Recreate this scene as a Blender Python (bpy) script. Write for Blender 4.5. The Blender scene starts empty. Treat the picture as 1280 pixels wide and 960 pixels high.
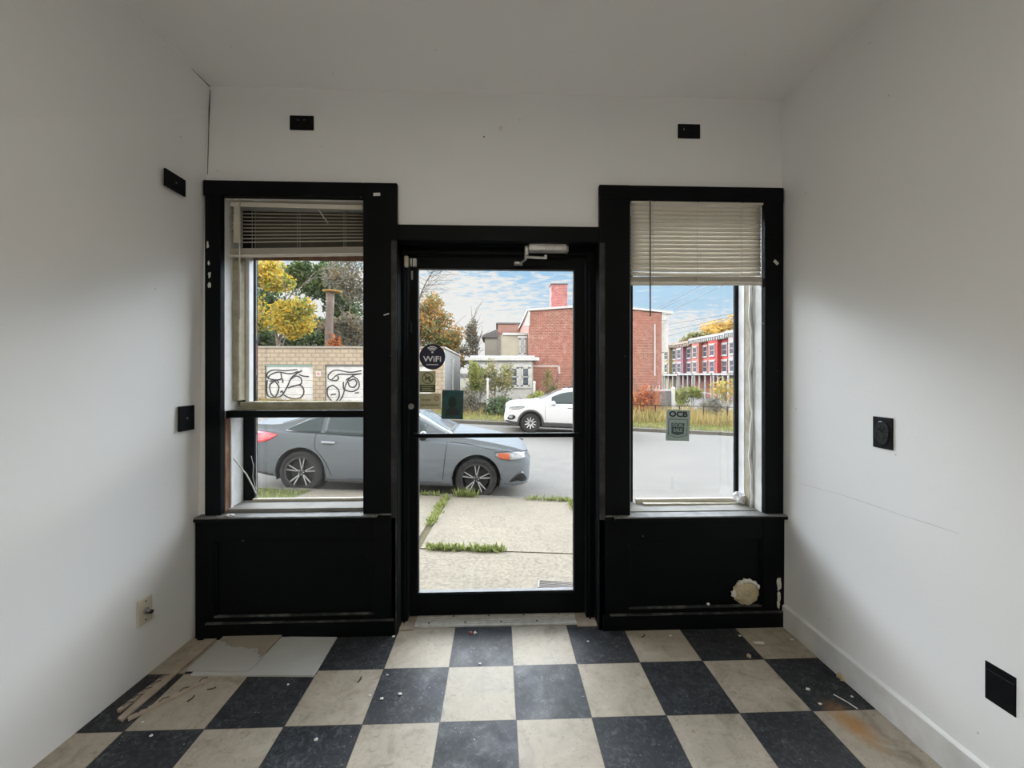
import bpy, bmesh, math, random
from mathutils import Vector, Matrix, Euler
sc = bpy.context.scene
COL = sc.collection
PI = math.pi
random.seed(7)

# ------------------------------------------------------------------ camera geometry (1280x960 frame, f = 510 px)
F_PX, HZ, EYE = 510.0, 468.0, 1.386
TH = math.atan(18 / F_PX); CT, ST = math.cos(TH), math.sin(TH)
def _ray(u, v):
    cx = (u - 640) / F_PX
    return CT * cx + ST, CT - ST * cx, (HZ - v) / F_PX
def at(u, v, y):                     # point at room depth y
    a, b, c = _ray(u, v); t = y / b
    return Vector((a * t, y, EYE + c * t))
def at_z(u, v, z):                   # point at height z
    a, b, c = _ray(u, v); t = (z - EYE) / c
    return Vector((a * t, b * t, z))
def at_x(u, v, x):                   # point on a side wall
    a, b, c = _ray(u, v); t = x / a
    return Vector((x, b * t, EYE + c * t))

# ------------------------------------------------------------------ node material helpers
def new_mat(name):
    m = bpy.data.materials.new(name); m.use_nodes = True
    nt = m.node_tree
    return m, nt, nt.nodes['Principled BSDF']
def nd(nt, t, **kw):
    n = nt.nodes.new(t)
    for k, v in kw.items():
        if hasattr(n, k): setattr(n, k, v)
        else: n.inputs[k].default_value = v
    return n
def lk(nt, a, b): nt.links.new(a, b)
def srgb(r, g, b):
    f = lambda c: (c / 255 / 12.92) if c / 255 <= .04045 else ((c / 255 + .055) / 1.055) ** 2.4
    return (f(r), f(g), f(b), 1)
def c4(c): return tuple(c) if len(c) == 4 else tuple(c) + (1,)
def math_n(nt, op, a, b=None):
    n = nd(nt, 'ShaderNodeMath', operation=op)
    for i, x in enumerate((a, b)):
        if x is None: continue
        if isinstance(x, (int, float)): n.inputs[i].default_value = x
        else: lk(nt, x, n.inputs[i])
    return n.outputs[0]
def mix_c(nt, fac, a, b, blend='MIX'):
    n = nd(nt, 'ShaderNodeMix', data_type='RGBA', blend_type=blend)
    for s, x in ((n.inputs[0], fac), (n.inputs[6], a), (n.inputs[7], b)):
        if isinstance(x, (int, float)): s.default_value = x
        elif isinstance(x, (tuple, list)): s.default_value = c4(x)
        else: lk(nt, x, s)
    return n.outputs[2]
def ramp(nt, fac, stops, interp='LINEAR'):
    n = nd(nt, 'ShaderNodeValToRGB'); e = n.color_ramp.elements; n.color_ramp.interpolation = interp
    while len(e) < len(stops): e.new(.5)
    for i, (p, c) in enumerate(stops):
        e[i].position = p; e[i].color = c4(c) if not isinstance(c, (int, float)) else (c, c, c, 1)
    lk(nt, fac, n.inputs[0]); return n.outputs[0]
def noise(nt, vec, scale, detail=4, rough=.55, dist=0):
    n = nd(nt, 'ShaderNodeTexNoise'); n.inputs['Scale'].default_value = scale
    n.inputs['Detail'].default_value = detail; n.inputs['Roughness'].default_value = rough
    n.inputs['Distortion'].default_value = dist
    if vec is not None: lk(nt, vec, n.inputs['Vector'])
    return n.outputs['Fac']
def objco(nt): return nd(nt, 'ShaderNodeTexCoord').outputs['Object']
def bump(nt, b, h, strength=.2, dist=.01):
    n = nd(nt, 'ShaderNodeBump'); n.inputs['Strength'].default_value = strength; n.inputs['Distance'].default_value = dist
    lk(nt, h, n.inputs['Height']); lk(nt, n.outputs[0], b.inputs['Normal'])

def mat(name, c, rough=.6, metal=0, c2=None, scale=6, lo=.35, hi=.7, bmp=0, bscale=None, coat=0, spec=.5, detail=5):
    """plain procedural material: colour c mottled towards c2 by noise"""
    m, nt, b = new_mat(name)
    b.inputs['Roughness'].default_value = rough; b.inputs['Metallic'].default_value = metal
    b.inputs['Specular IOR Level'].default_value = spec
    if coat: b.inputs['Coat Weight'].default_value = coat; b.inputs['Coat Roughness'].default_value = .06
    b.inputs['Base Color'].default_value = c4(c)
    oc = objco(nt)
    if c2 is not None:
        lk(nt, mix_c(nt, ramp(nt, noise(nt, oc, scale, detail), [(lo, 0.), (hi, 1.)]), c, c2), b.inputs['Base Color'])
    if bmp: bump(nt, b, noise(nt, oc, bscale or scale * 4, 5), bmp)
    return m

M = {}
def wall_paint(name, c):
    m, nt, b = new_mat(name); oc = objco(nt)
    big = noise(nt, oc, .9, 3); small = noise(nt, oc, 55, 2)
    col = mix_c(nt, ramp(nt, big, [(.3, 0.), (.75, 1.)]), c, tuple(x * .955 for x in c[:3]))
    v = nd(nt, 'ShaderNodeTexVoronoi'); v.inputs['Scale'].default_value = 7; lk(nt, oc, v.inputs['Vector'])
    dot = ramp(nt, v.outputs['Distance'], [(.022, 1.), (.034, 0.)])
    col = mix_c(nt, math_n(nt, 'MULTIPLY', dot, .45), col, (.25, .24, .22))
    lk(nt, col, b.inputs['Base Color']); b.inputs['Roughness'].default_value = .55
    bump(nt, b, math_n(nt, 'ADD', big, math_n(nt, 'MULTIPLY', small, .12)), .12, .02)
    return m
M['wall'] = wall_paint('white_wall_paint', (.855, .855, .85))
M['ceiling'] = wall_paint('white_ceiling_paint', (.91, .90, .89))
def black_paint(name, chips=True):
    m, nt, b = new_mat(name); oc = objco(nt)
    base = mix_c(nt, noise(nt, oc, 5, 4), (.0012, .0022, .0028), (.0022, .0036, .0042))
    n1 = noise(nt, oc, 46, 3, .6); n2 = noise(nt, oc, 6, 3)
    f = math_n(nt, 'MULTIPLY', ramp(nt, n1, [(.735, 0.), (.755, 1.)]), ramp(nt, n2, [(.52, 0.), (.6, 1.)]))
    if chips: base = mix_c(nt, f, base, (.5, .5, .47))
    lk(nt, base, b.inputs['Base Color'])
    b.inputs['Roughness'].default_value = .5; b.inputs['Specular IOR Level'].default_value = .12
    bump(nt, b, noise(nt, oc, 30, 4), .08, .01)
    return m
M['black'] = black_paint('black_trim_paint'); M['black_plain'] = black_paint('black_metal_paint', False)
M['plate'] = mat('black_painted_plate', (.003, .0035, .0045), .5, c2=(.006, .007, .008), scale=30, spec=.15)
M['white_paint'] = mat('white_wood_paint', (.78, .78, .78), .5, c2=(.62, .62, .6), scale=8)
M['cream'] = mat('cream_plastic', (.62, .58, .46), .45, c2=(.55, .5, .38), scale=20)
M['foam'] = mat('olive_foam_tape', (.30, .28, .19), .9, c2=(.46, .43, .33), scale=14, bmp=.5, bscale=60)
M['sprayfoam'] = mat('spray_foam', (.60, .52, .36), .9, c2=(.40, .33, .19), scale=18, bmp=.9, bscale=45)
M['sillgrey'] = mat('dusty_sheen_sill', (.20, .195, .185), .7, c2=(.10, .10, .095), scale=14)  # dust grey, lightened further for the reflection on the stool top
M['brickwood'] = mat('bare_brown_wood', (.16, .065, .035), .8, c2=(.30, .19, .13), scale=12, bmp=.4)
M['alu'] = mat('brushed_aluminium', (.66, .65, .62), .42, .2, c2=(.5, .48, .45), scale=25)
M['worn'] = mat('worn_highlit_edge', (.012, .013, .014), .6, c2=(.16, .155, .15), scale=13, lo=.45, hi=.75)  # grey wear, with the moulding's highlight lines painted in
M['edgegrey'] = mat('reflection_and_bead_grey', (.006, .0065, .007), .5, c2=(.04, .04, .042), scale=10, lo=.45, hi=.7)  # painted reflection on the post edges; plain grey on the glazing bead
M['sillpale'] = mat('dusty_pale_sill', (.26, .245, .22), .8, c2=(.19, .18, .16), scale=9)
M['wand'] = mat('dark_wand_plastic', (.10, .095, .085), .5)
M['greymetal'] = mat('grey_metal', (.35, .35, .34), .4, .6, c2=(.28, .28, .27), scale=12)
M['darkframe'] = mat('dark_grey_frame', (.010, .011, .0135), .7, c2=(.016, .018, .02), scale=18, spec=.1)
M['blind'] = mat('beige_blind_vinyl', (.72, .675, .59), .5, c2=(.66, .61, .52), scale=4)
M['cord'] = mat('pale_cord', (.55, .53, .48), .7)
M['wood'] = mat('raw_lath_wood', (.44, .365, .285), .75, c2=(.33, .27, .21), scale=16, bmp=.2)
M['nail'] = mat('dark_steel_nail', (.06, .06, .06), .45, .8)
M['chip'] = mat('white_paint_chip', (.75, .74, .70), .7, c2=(.6, .58, .52), scale=40)
M['white'] = mat('white_print', (.85, .86, .88), .5)
M['navy'] = mat('navy_vinyl', (.004, .006, .035), .45, c2=(.006, .008, .045), scale=9)
M['teal'] = mat('dark_teal_vinyl', (.012, .085, .085), .6, c2=(.02, .055, .055), scale=22, lo=.4, hi=.6)
M['sage'] = mat('sage_vinyl', (.37, .46, .43), .6, c2=(.32, .41, .38), scale=30)
M['sagedark'] = mat('dark_sage_print', (.055, .085, .085), .6)
M['ink'] = mat('black_ink', (.004, .004, .005), .6)
M['khaki'] = mat('khaki_vinyl', (.52, .49, .32), .7, c2=(.46, .43, .28), scale=40)
M['olive'] = mat('dark_olive_print', (.08, .11, .05), .7)
M['redink'] = mat('red_ink', (.30, .08, .04), .7)
M['whiteboard'] = mat('grey_white_board', (.50, .51, .49), .5, c2=(.44, .44, .42), scale=5)
def board_stained():
    m, nt, b = new_mat('stained_board')
    g = nd(nt, 'ShaderNodeTexCoord').outputs['Generated']
    s = nd(nt, 'ShaderNodeSeparateXYZ'); lk(nt, g, s.inputs[0])
    n = noise(nt, g, 3.5, 4)
    y = math_n(nt, 'ADD', math_n(nt, 'ADD', math_n(nt, 'MULTIPLY', s.outputs[1], .75), math_n(nt, 'MULTIPLY', s.outputs[0], .3)), math_n(nt, 'MULTIPLY', math_n(nt, 'SUBTRACT', n, .5), .8))
    col = mix_c(nt, ramp(nt, y, [(.58, 0.), (.62, 1.)]), (.46, .45, .43), (.35, .30, .24))
    ring = ramp(nt, y, [(.57, 0.), (.595, 1.), (.64, 0.)])
    col = mix_c(nt, math_n(nt, 'MULTIPLY', ring, .55), col, (.2, .15, .1))
    lk(nt, col, b.inputs['Base Color']); b.inputs['Roughness'].default_value = .55
    return m
M['board'] = board_stained()

STAIN = (1.405, 1.565)
def floor_mat():
    m, nt, b = new_mat('checker_vinyl_tile'); oc = objco(nt)
    s = nd(nt, 'ShaderNodeSeparateXYZ'); lk(nt, oc, s.inputs[0])
    tx = math_n(nt, 'DIVIDE', math_n(nt, 'SUBTRACT', s.outputs[0], .075), .305)
    ty = math_n(nt, 'DIVIDE', math_n(nt, 'SUBTRACT', s.outputs[1], 1.635), .305)
    ix, iy = math_n(nt, 'FLOOR', tx), math_n(nt, 'FLOOR', ty)
    par = math_n(nt, 'FLOORED_MODULO', math_n(nt, 'ADD', ix, iy), 2)       # 1 = white
    par = math_n(nt, 'GREATER_THAN', par, .5)
    cmb = nd(nt, 'ShaderNodeCombineXYZ'); lk(nt, ix, cmb.inputs[0]); lk(nt, iy, cmb.inputs[1])
    wn = nd(nt, 'ShaderNodeTexWhiteNoise', noise_dimensions='3D'); lk(nt, cmb.outputs[0], wn.inputs['Vector'])
    # per-tile shifted coordinates
    sh = nd(nt, 'ShaderNodeVectorMath', operation='MULTIPLY_ADD'); lk(nt, cmb.outputs[0], sh.inputs[0]); sh.inputs[1].default_value = (3.7, 5.1, 0)
    lk(nt, oc, sh.inputs[2]); pv = sh.outputs[0]
    n1 = noise(nt, pv, 9, 8, .68, .8); n2 = noise(nt, pv, 38, 6, .65, 1.5); n3 = noise(nt, pv, 3.2, 3)
    dark = ramp(nt, n2, [(.32, (.008, .009, .011)), (.50, (.026, .028, .032)), (.62, (.075, .078, .082)), (.74, (.16, .165, .17))])
    dark = mix_c(nt, ramp(nt, n1, [(.4, 0.), (.68, .8)]), dark, (.018, .02, .024))
    dark = mix_c(nt, ramp(nt, n3, [(.45, 0.), (.75, .45)]), dark, (.058, .06, .062))
    white = ramp(nt, n1, [(.28, (.20, .17, .13)), (.45, (.37, .325, .26)), (.7, (.46, .41, .335))])
    white = mix_c(nt, ramp(nt, n2, [(.54, 0.), (.70, .75)]), white, (.20, .17, .13))
    white = mix_c(nt, ramp(nt, n3, [(.52, 0.), (.8, .5)]), white, (.30, .27, .21))
    white = mix_c(nt, math_n(nt, 'MULTIPLY', wn.outputs['Value'], .22), white, (.36, .31, .23))
    dark = mix_c(nt, math_n(nt, 'MULTIPLY', wn.outputs['Value'], .3), dark, (.045, .048, .05))
    col = mix_c(nt, par, dark, white)
    # paint specks and scrapes
    sp = noise(nt, oc, 95, 2); sp2 = noise(nt, oc, 4.5, 2)
    speck = math_n(nt, 'MULTIPLY', ramp(nt, sp, [(.715, 0.), (.73, 1.)]), ramp(nt, sp2, [(.42, 0.), (.55, 1.)]))
    mp = nd(nt, 'ShaderNodeMapping'); mp.inputs['Rotation'].default_value = (0, 0, .6); mp.inputs['Scale'].default_value = (16, 120, 1); lk(nt, oc, mp.inputs[0])
    scr = math_n(nt, 'MULTIPLY', ramp(nt, noise(nt, mp.outputs[0], 1, 2), [(.72, 0.), (.76, 1.)]), ramp(nt, noise(nt, oc, 3.1, 2), [(.5, 0.), (.6, 1.)]))
    col = mix_c(nt, math_n(nt, 'MULTIPLY', math_n(nt, 'MAXIMUM', speck, math_n(nt, 'MULTIPLY', scr, .7)), .8), col, (.55, .55, .53))
    # rust stain on one tile
    dx = math_n(nt, 'SUBTRACT', s.outputs[0], STAIN[0]); dy = math_n(nt, 'SUBTRACT', s.outputs[1], STAIN[1])
    uu = math_n(nt, 'ADD', math_n(nt, 'MULTIPLY', dx, 13.), math_n(nt, 'MULTIPLY', dy, 2.))
    vv = math_n(nt, 'SUBTRACT', math_n(nt, 'MULTIPLY', dy, 7.), math_n(nt, 'MULTIPLY', dx, 2.))
    rr = math_n(nt, 'SQRT', math_n(nt, 'ADD', math_n(nt, 'MULTIPLY', uu, uu), math_n(nt, 'MULTIPLY', vv, vv)))
    rr = math_n(nt, 'ADD', rr, math_n(nt, 'MULTIPLY', math_n(nt, 'SUBTRACT', n1, .5), 1.2))
    col = mix_c(nt, ramp(nt, rr, [(.15, .8), (.95, 0.)]), col, (.42, .21, .06))
    # seams
    fx, fy = math_n(nt, 'FRACT', tx), math_n(nt, 'FRACT', ty)
    ex = math_n(nt, 'MINIMUM', fx, math_n(nt, 'SUBTRACT', 1, fx)); ey = math_n(nt, 'MINIMUM', fy, math_n(nt, 'SUBTRACT', 1, fy))
    e = math_n(nt, 'MINIMUM', ex, ey)
    col = mix_c(nt, ramp(nt, e, [(.004, .75), (.010, 0.)]), col, (.02, .018, .016))
    lk(nt, col, b.inputs['Base Color'])
    lk(nt, ramp(nt, n1, [(.3, .44), (.7, .68)]), b.inputs['Roughness']); b.inputs['Specular IOR Level'].default_value = .24
    bump(nt, b, n2, .08, .003)
    return m
M['floor'] = floor_mat()

def glass_mat(name, tint=(1, 1, 1), dirt=.0):
    m = bpy.data.materials.new(name); m.use_nodes = True; nt = m.node_tree; nt.nodes.clear()
    out = nd(nt, 'ShaderNodeOutputMaterial'); tr = nd(nt, 'ShaderNodeBsdfTransparent'); tr.inputs[0].default_value = c4(tint)
    gl = nd(nt, 'ShaderNodeBsdfGlossy'); gl.inputs['Roughness'].default_value = .02
    fr = nd(nt, 'ShaderNodeFresnel'); fr.inputs[0].default_value = 1.45
    mx = nd(nt, 'ShaderNodeMixShader'); lk(nt, math_n(nt, 'MULTIPLY', fr.outputs[0], .7), mx.inputs[0]); lk(nt, tr.outputs[0], mx.inputs[1]); lk(nt, gl.outputs[0], mx.inputs[2])
    last = mx.outputs[0]
    if dirt:
        df = nd(nt, 'ShaderNodeBsdfDiffuse'); df.inputs[0].default_value = (.8, .8, .8, 1)
        oc = objco(nt); f = math_n(nt, 'MULTIPLY', ramp(nt, noise(nt, oc, 5, 6, .7), [(.35, .25), (.75, 1.)]), dirt)
        m2 = nd(nt, 'ShaderNodeMixShader'); lk(nt, f, m2.inputs[0]); lk(nt, last, m2.inputs[1]); lk(nt, df.outputs[0], m2.inputs[2]); last = m2.outputs[0]
    lk(nt, last, out.inputs[0]); return m
M['glass'] = glass_mat('clear_pane', (.97, .98, .98), .012)
M['dirty'] = glass_mat('dusty_pane', (.95, .96, .96), .045)

# ------------------------------------------------------------------ mesh builder
class MB:
    def __init__(s): s.v = []; s.f = []; s.mi = []
    def add(s, vs, fs, mi=0):
        o = len(s.v); s.v += [Vector(p) for p in vs]
        for f in fs: s.f.append([i + o for i in f]); s.mi.append(mi)
        return s
    def box(s, x0, x1, y0, y1, z0, z1, mi=0):
        x0, x1 = min(x0, x1), max(x0, x1); y0, y1 = min(y0, y1), max(y0, y1); z0, z1 = min(z0, z1), max(z0, z1)
        return s.add([(x0, y0, z0), (x1, y0, z0), (x1, y1, z0), (x0, y1, z0), (x0, y0, z1), (x1, y0, z1), (x1, y1, z1), (x0, y1, z1)],
                     [(0, 3, 2, 1), (4, 5, 6, 7), (0, 1, 5, 4), (1, 2, 6, 5), (2, 3, 7, 6), (3, 0, 4, 7)], mi)
    def obox(s, c, size, rot=(0, 0, 0), mi=0):
        R = Euler(rot).to_matrix(); a, b, d = [x / 2 for x in size]; c = Vector(c)
        vs = [c + R @ Vector(p) for p in [(-a, -b, -d), (a, -b, -d), (a, b, -d), (-a, b, -d), (-a, -b, d), (a, -b, d), (a, b, d), (-a, b, d)]]
        return s.add(vs, [(0, 3, 2, 1), (4, 5, 6, 7), (0, 1, 5, 4), (1, 2, 6, 5), (2, 3, 7, 6), (3, 0, 4, 7)], mi)
    def hexa(s, bot, top, mi=0):
        return s.add(list(bot) + list(top), [(0, 3, 2, 1), (4, 5, 6, 7), (0, 1, 5, 4), (1, 2, 6, 5), (2, 3, 7, 6), (3, 0, 4, 7)], mi)
    def prism(s, pts, d, mi=0):               # closed polygon pts (3D, planar) swept by vector d
        n = len(pts); d = Vector(d); vs = [Vector(p) for p in pts] + [Vector(p) + d for p in pts]
        fs = [list(range(n))[::-1], list(range(n, 2 * n))] + [(i, (i + 1) % n, n + (i + 1) % n, n + i) for i in range(n)]
        return s.add(vs, fs, mi)
    def tube(s, pts, r, n=6, cap=True, mi=0):
        pts = [Vector(p) for p in pts]; k = len(pts); rs = r if isinstance(r, (list, tuple)) else [r] * k
        vs = []; prev = None
        for i, p in enumerate(pts):
            t = (pts[min(i + 1, k - 1)] - pts[max(i - 1, 0)])
            t = t.normalized() if t.length > 1e-9 else Vector((0, 0, 1))
            if prev is None:
                a = Vector((0, 0, 1)) if abs(t.z) < .9 else Vector((1, 0, 0)); nn = t.cross(a).normalized()
            else:
                nn = prev - t * prev.dot(t); nn = nn.normalized() if nn.length > 1e-6 else t.orthogonal().normalized()
            prev = nn; bb = t.cross(nn)
            for j in range(n):
                q = 2 * PI * j / n; vs.append(p + (nn * math.cos(q) + bb * math.sin(q)) * rs[i])
        fs = [(i * n + j, i * n + (j + 1) % n, (i + 1) * n + (j + 1) % n, (i + 1) * n + j) for i in range(k - 1) for j in range(n)]
        if cap: fs += [list(range(n))[::-1], [(k - 1) * n + j for j in range(n)]]
        return s.add(vs, fs, mi)
    def lathe(s, prof, n=24, axis='z', c=(0, 0, 0), mi=0, cap=True):     # prof: (radius, height) pairs
        c = Vector(c); vs = []
        for r, h in prof:
            for j in range(n):
                q = 2 * PI * j / n; a, b = r * math.cos(q), r * math.sin(q)
                vs.append(c + Vector({'z': (a, b, h), 'y': (a, h, b), 'x': (h, a, b)}[axis]))
        k = len(prof)
        fs = [(i * n + j, i * n + (j + 1) % n, (i + 1) * n + (j + 1) % n, (i + 1) * n + j) for i in range(k - 1) for j in range(n)]
        if cap and prof[0][0] > 1e-6: fs.append(list(range(n))[::-1])
        if cap and prof[-1][0] > 1e-6: fs.append([(k - 1) * n + j for j in range(n)])
        return s.add(vs, fs, mi)
    def disc(s, c, r0, r1, y0, y1, n=36, a0=0, a1=2 * PI, mi=0):  # ring sector in the xz plane with thickness along y
        c = Vector(c); full = abs(a1 - a0 - 2 * PI) < 1e-6; k = n if full else n + 1; vs = []
        for j in range(k):
            q = a0 + (a1 - a0) * j / n; d = Vector((math.cos(q), 0, math.sin(q)))
            for r, y in ((r0, y0), (r1, y0), (r1, y1), (r0, y1)): vs.append(c + d * r + Vector((0, y, 0)))
        fs = []
        for j in range(n):
            a, b = 4 * j, 4 * ((j + 1) % k)
            for i in range(4): fs.append((a + i, b + i, b + (i + 1) % 4, a + (i + 1) % 4))
        if not full: fs += [(0, 1, 2, 3), tuple(4 * (k - 1) + i for i in (3, 2, 1, 0))]
        return s.add(vs, fs, mi)
    def ball(s, c, r, nu=14, nv=8, jit=0, seed=0, mi=0):
        rd = random.Random(seed); r = r if isinstance(r, (tuple, list)) else (r, r, r); c = Vector(c)
        vs = []; 
        for i in range(1, nv):
            p = PI * i / nv
            for j in range(nu):
                q = 2 * PI * j / nu; k = 1 + jit * (rd.random() - .5)
                vs.append(c + Vector((r[0] * math.sin(p) * math.cos(q) * k, r[1] * math.sin(p) * math.sin(q) * k, r[2] * math.cos(p) * k)))
        vs += [c + Vector((0, 0, r[2])), c - Vector((0, 0, r[2]))]; t, bt = len(vs) - 2, len(vs) - 1
        fs = [(i * nu + j, (i + 1) * nu + j, (i + 1) * nu + (j + 1) % nu, i * nu + (j + 1) % nu) for i in range(nv - 2) for j in range(nu)]
        fs += [(t, j, (j + 1) % nu) for j in range(nu)] + [((nv - 2) * nu + j, bt, (nv - 2) * nu + (j + 1) % nu) for j in range(nu)]
        return s.add(vs, fs, mi)
    def grid(s, rows, mi=0):                  # list of rows of points -> quads
        n = len(rows[0]); vs = [p for r in rows for p in r]
        return s.add(vs, [(i * n + j, i * n + j + 1, (i + 1) * n + j + 1, (i + 1) * n + j) for i in range(len(rows) - 1) for j in range(n - 1)], mi)
    def build(s, name, material, parent=None, smooth=False, bevel=0, world=True, solid=0, fix=True):
        me = bpy.data.meshes.new(name)
        off = parent_loc(parent) if (parent is not None and world) else Vector((0, 0, 0))
        me.from_pydata([tuple(p - off) for p in s.v], [], s.f); me.update()
        for mm in (material if isinstance(material, (list, tuple)) else [material]): me.materials.append(mm)
        if any(s.mi): me.polygons.foreach_set('material_index', s.mi)
        if fix:
            bm = bmesh.new(); bm.from_mesh(me); bmesh.ops.recalc_face_normals(bm, faces=bm.faces); bm.to_mesh(me); bm.free()
        if smooth: me.polygons.foreach_set('use_smooth', [True] * len(me.polygons))
        o = bpy.data.objects.new(name, me); COL.objects.link(o)
        if parent is not None: o.parent = parent
        if solid:
            md = o.modifiers.new('solid', 'SOLIDIFY'); md.thickness = solid; md.offset = 0
        if bevel:
            md = o.modifiers.new('bevel', 'BEVEL'); md.width = bevel; md.segments = 2; md.limit_method = 'ANGLE'; md.angle_limit = .6
        return o
def parent_loc(p):
    L = Vector((0, 0, 0))
    while p is not None: L += p.location; p = p.parent
    return L
def tag(o, label=None, cat=None, group=None, kind=None):
    if label: o['label'] = label
    if cat: o['category'] = cat
    if group: o['group'] = group
    if kind: o['kind'] = kind
    return o
def thing(name, label, cat, loc=(0, 0, 0), group=None, kind=None, rot=(0, 0, 0)):
    o = bpy.data.objects.new(name, None); COL.objects.link(o); o.location = loc; o.rotation_euler = rot
    o.empty_display_size = .1
    return tag(o, label, cat, group, kind)
def struct(o, label, cat): return tag(o, label, cat, kind='structure')
def text_mesh(mb, txt, size, origin, bold=0, ext=.0004, rz=0, sx=1, align='CENTER'):
    """lettering in the xz plane facing -y, centred on origin, from the built-in font"""
    cu = bpy.data.curves.new('t', 'FONT'); cu.body = txt; cu.size = size; cu.align_x = align; cu.align_y = 'CENTER'
    cu.extrude = ext; cu.offset = bold; cu.resolution_u = 3
    ob = bpy.data.objects.new('t', cu); COL.objects.link(ob)
    me = bpy.data.meshes.new_from_object(ob.evaluated_get(bpy.context.evaluated_depsgraph_get()))
    R = Matrix.Rotation(rz, 3, 'Y')
    o = Vector(origin)
    mb.add([o + R @ Vector((p.co.x * sx, -p.co.z, p.co.y)) for p in me.vertices], [tuple(p.vertices) for p in me.polygons])
    bpy.data.objects.remove(ob); bpy.data.curves.remove(cu); bpy.data.meshes.remove(me)
    return mb
# ================================================================== THE ROOM
WY, F, CH = 2.225, 2.198, 2.919           # wall plane, casing face, ceiling height
def left_x(y, z): return (-1.602 - .05 * (WY - y)) * (1 - z / CH) + (-1.53) * (z / CH)
def on_left(u, v):
    p = Vector((-1.58, 2, 1))
    for _ in range(6): p = at_x(u, v, left_x(p.y, p.z))
    return p
BACK = -2.0
RX0, RX1 = 1.577, 1.59
o = MB().box(-2.3, 1.75, BACK, 2.45, -.12, 0).build('floor', M['floor']); struct(o, 'checkerboard floor of black and white vinyl tiles', 'floor')
o = MB().box(-2.0, 1.75, BACK - .1, 2.45, CH, CH + .12).build('ceiling', M['ceiling']); struct(o, 'plain white ceiling of the shop', 'ceiling')
m = MB(); th = .12
m.hexa([(left_x(BACK, 0), BACK, 0), (left_x(2.45, 0), 2.45, 0), (left_x(2.45, 0) - th, 2.45, 0), (left_x(BACK, 0) - th, BACK, 0)],
       [(left_x(BACK, CH), BACK, CH), (left_x(2.45, CH), 2.45, CH), (left_x(2.45, CH) - th, 2.45, CH), (left_x(BACK, CH) - th, BACK, CH)])
struct(m.build('wall_left', M['wall']), 'white wall on the left of the shop', 'wall')
m = MB().hexa([(RX0, BACK, 0), (RX0, 2.45, 0), (RX0 + th, 2.45, 0), (RX0 + th, BACK, 0)], [(RX1, BACK, CH), (RX1, 2.45, CH), (RX1 + th, 2.45, CH), (RX1 + th, BACK, CH)])
struct(m.build('wall_right', M['wall']), 'white wall on the right of the shop', 'wall')
struct(MB().box(-2.1, 1.75, BACK - .1, BACK, 0, CH).build('wall_back', M['wall']), 'white wall behind the viewer', 'wall')
# front wall: boxes round the three openings
LW = (-1.47, -.716, .60, 2.328); RW = (.722, 1.474, .585, 2.336); DR = (-.537, .553, 0, 2.105)
m = MB(); YB = 2.44
for x0, x1, z0, z1 in ((-1.75, 1.72, 2.336, CH), (-1.75, LW[0], 0, 2.336), (LW[0], LW[1], 0, LW[2]), (LW[1], DR[0], 0, 2.336), (DR[0], DR[1], DR[3], 2.336),
                       (DR[1], RW[0], 0, 2.336), (RW[0], RW[1], 0, RW[2]), (RW[1], 1.72, 0, 2.336), (LW[0], LW[1], LW[3], 2.336)):
    m.box(x0, x1, WY, YB, z0, z1)
struct(m.build('wall_front', M['wall']), 'white front wall with two windows and a glass door', 'wall')
# right baseboard
m = MB(); m.box(RX0 - .014, RX0 + .02, BACK, 2.19, 0, .118); m.prism([(RX0 - .014, BACK, .118), (RX0 + .02, BACK, .118), (RX0 + .02, BACK, .135)], (0, 2.19 - BACK, 0))
struct(m.build('baseboard_right', M['white_paint'], bevel=.003), 'white baseboard along the right wall', 'baseboard')

# ------------------------------------------------------------------ black joinery under and round the openings
def wainscot(n, x0, x1, zt, px0, px1, label, inset_side):
    t = thing('trim_%d' % n, label, 'wainscot', ((x0 + x1) / 2, WY, 0), kind='structure')
    MB().box(x0, x1, F + .012, WY + .01, 0, zt).build('backing_board', M['black'], t)
    a, b, lo, hi = px0, px1, .105, zt - .11
    f = MB(); f.box(x0, a, F - .004, F + .012, 0, zt); f.box(b, x1, F - .004, F + .012, 0, zt); f.box(a, b, F - .004, F + .012, hi, zt); f.box(a, b, F - .004, F + .012, 0, lo)
    f.build('panel_frame', M['black'], t, bevel=.003)
    g = MB()
    g.box(a, b, F + .001, F + .012, hi - .014, hi)
    MB().box(a, b, F - .001, F + .012, lo, lo + .012).build('panel_moulding', M['worn'], t, bevel=.003)
    for q in ((a, a + .014), (b - .014, b)): g.box(q[0], q[1], F + .001, F + .012, lo, hi)
    g.build('panel_moulding', M['black'], t, bevel=.004)
    MB().box(x0 + .02, x1 - .002, F - .018, F - .004, 0, .085).build('skirting_strip', M['black'], t, bevel=.003)
    MB().box(x0 + .06, x1 - .01, F - .019, F - .004, .080, .0875).build('skirting_edge', M['worn'], t, bevel=.002)
    return t
wl = wainscot(1, -1.584, -.541, .625, -1.49, -.66, 'black panelled wainscot below the left window', 0)
wr = wainscot(2, .548, 1.583, .600, .715, 1.46, 'black panelled wainscot below the right window with a foam filled hole', 0)
MB().box(-1.575, -.64, F - .03, 2.25, .625, .643).build('window_stool', M['sillgrey'], wl, bevel=.004)
MB().box(-1.575, -.64, F - .032, F - .02, .618, .636).build('stool_edge', M['black'], wl, bevel=.003)
MB().box(.634, 1.585, F - .03, 2.25, .600, .618).build('window_stool', M['sillgrey'], wr, bevel=.004)
MB().box(.634, 1.585, F - .032, F - .02, .594, .612).build('stool_edge', M['black'], wr, bevel=.003)
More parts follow.
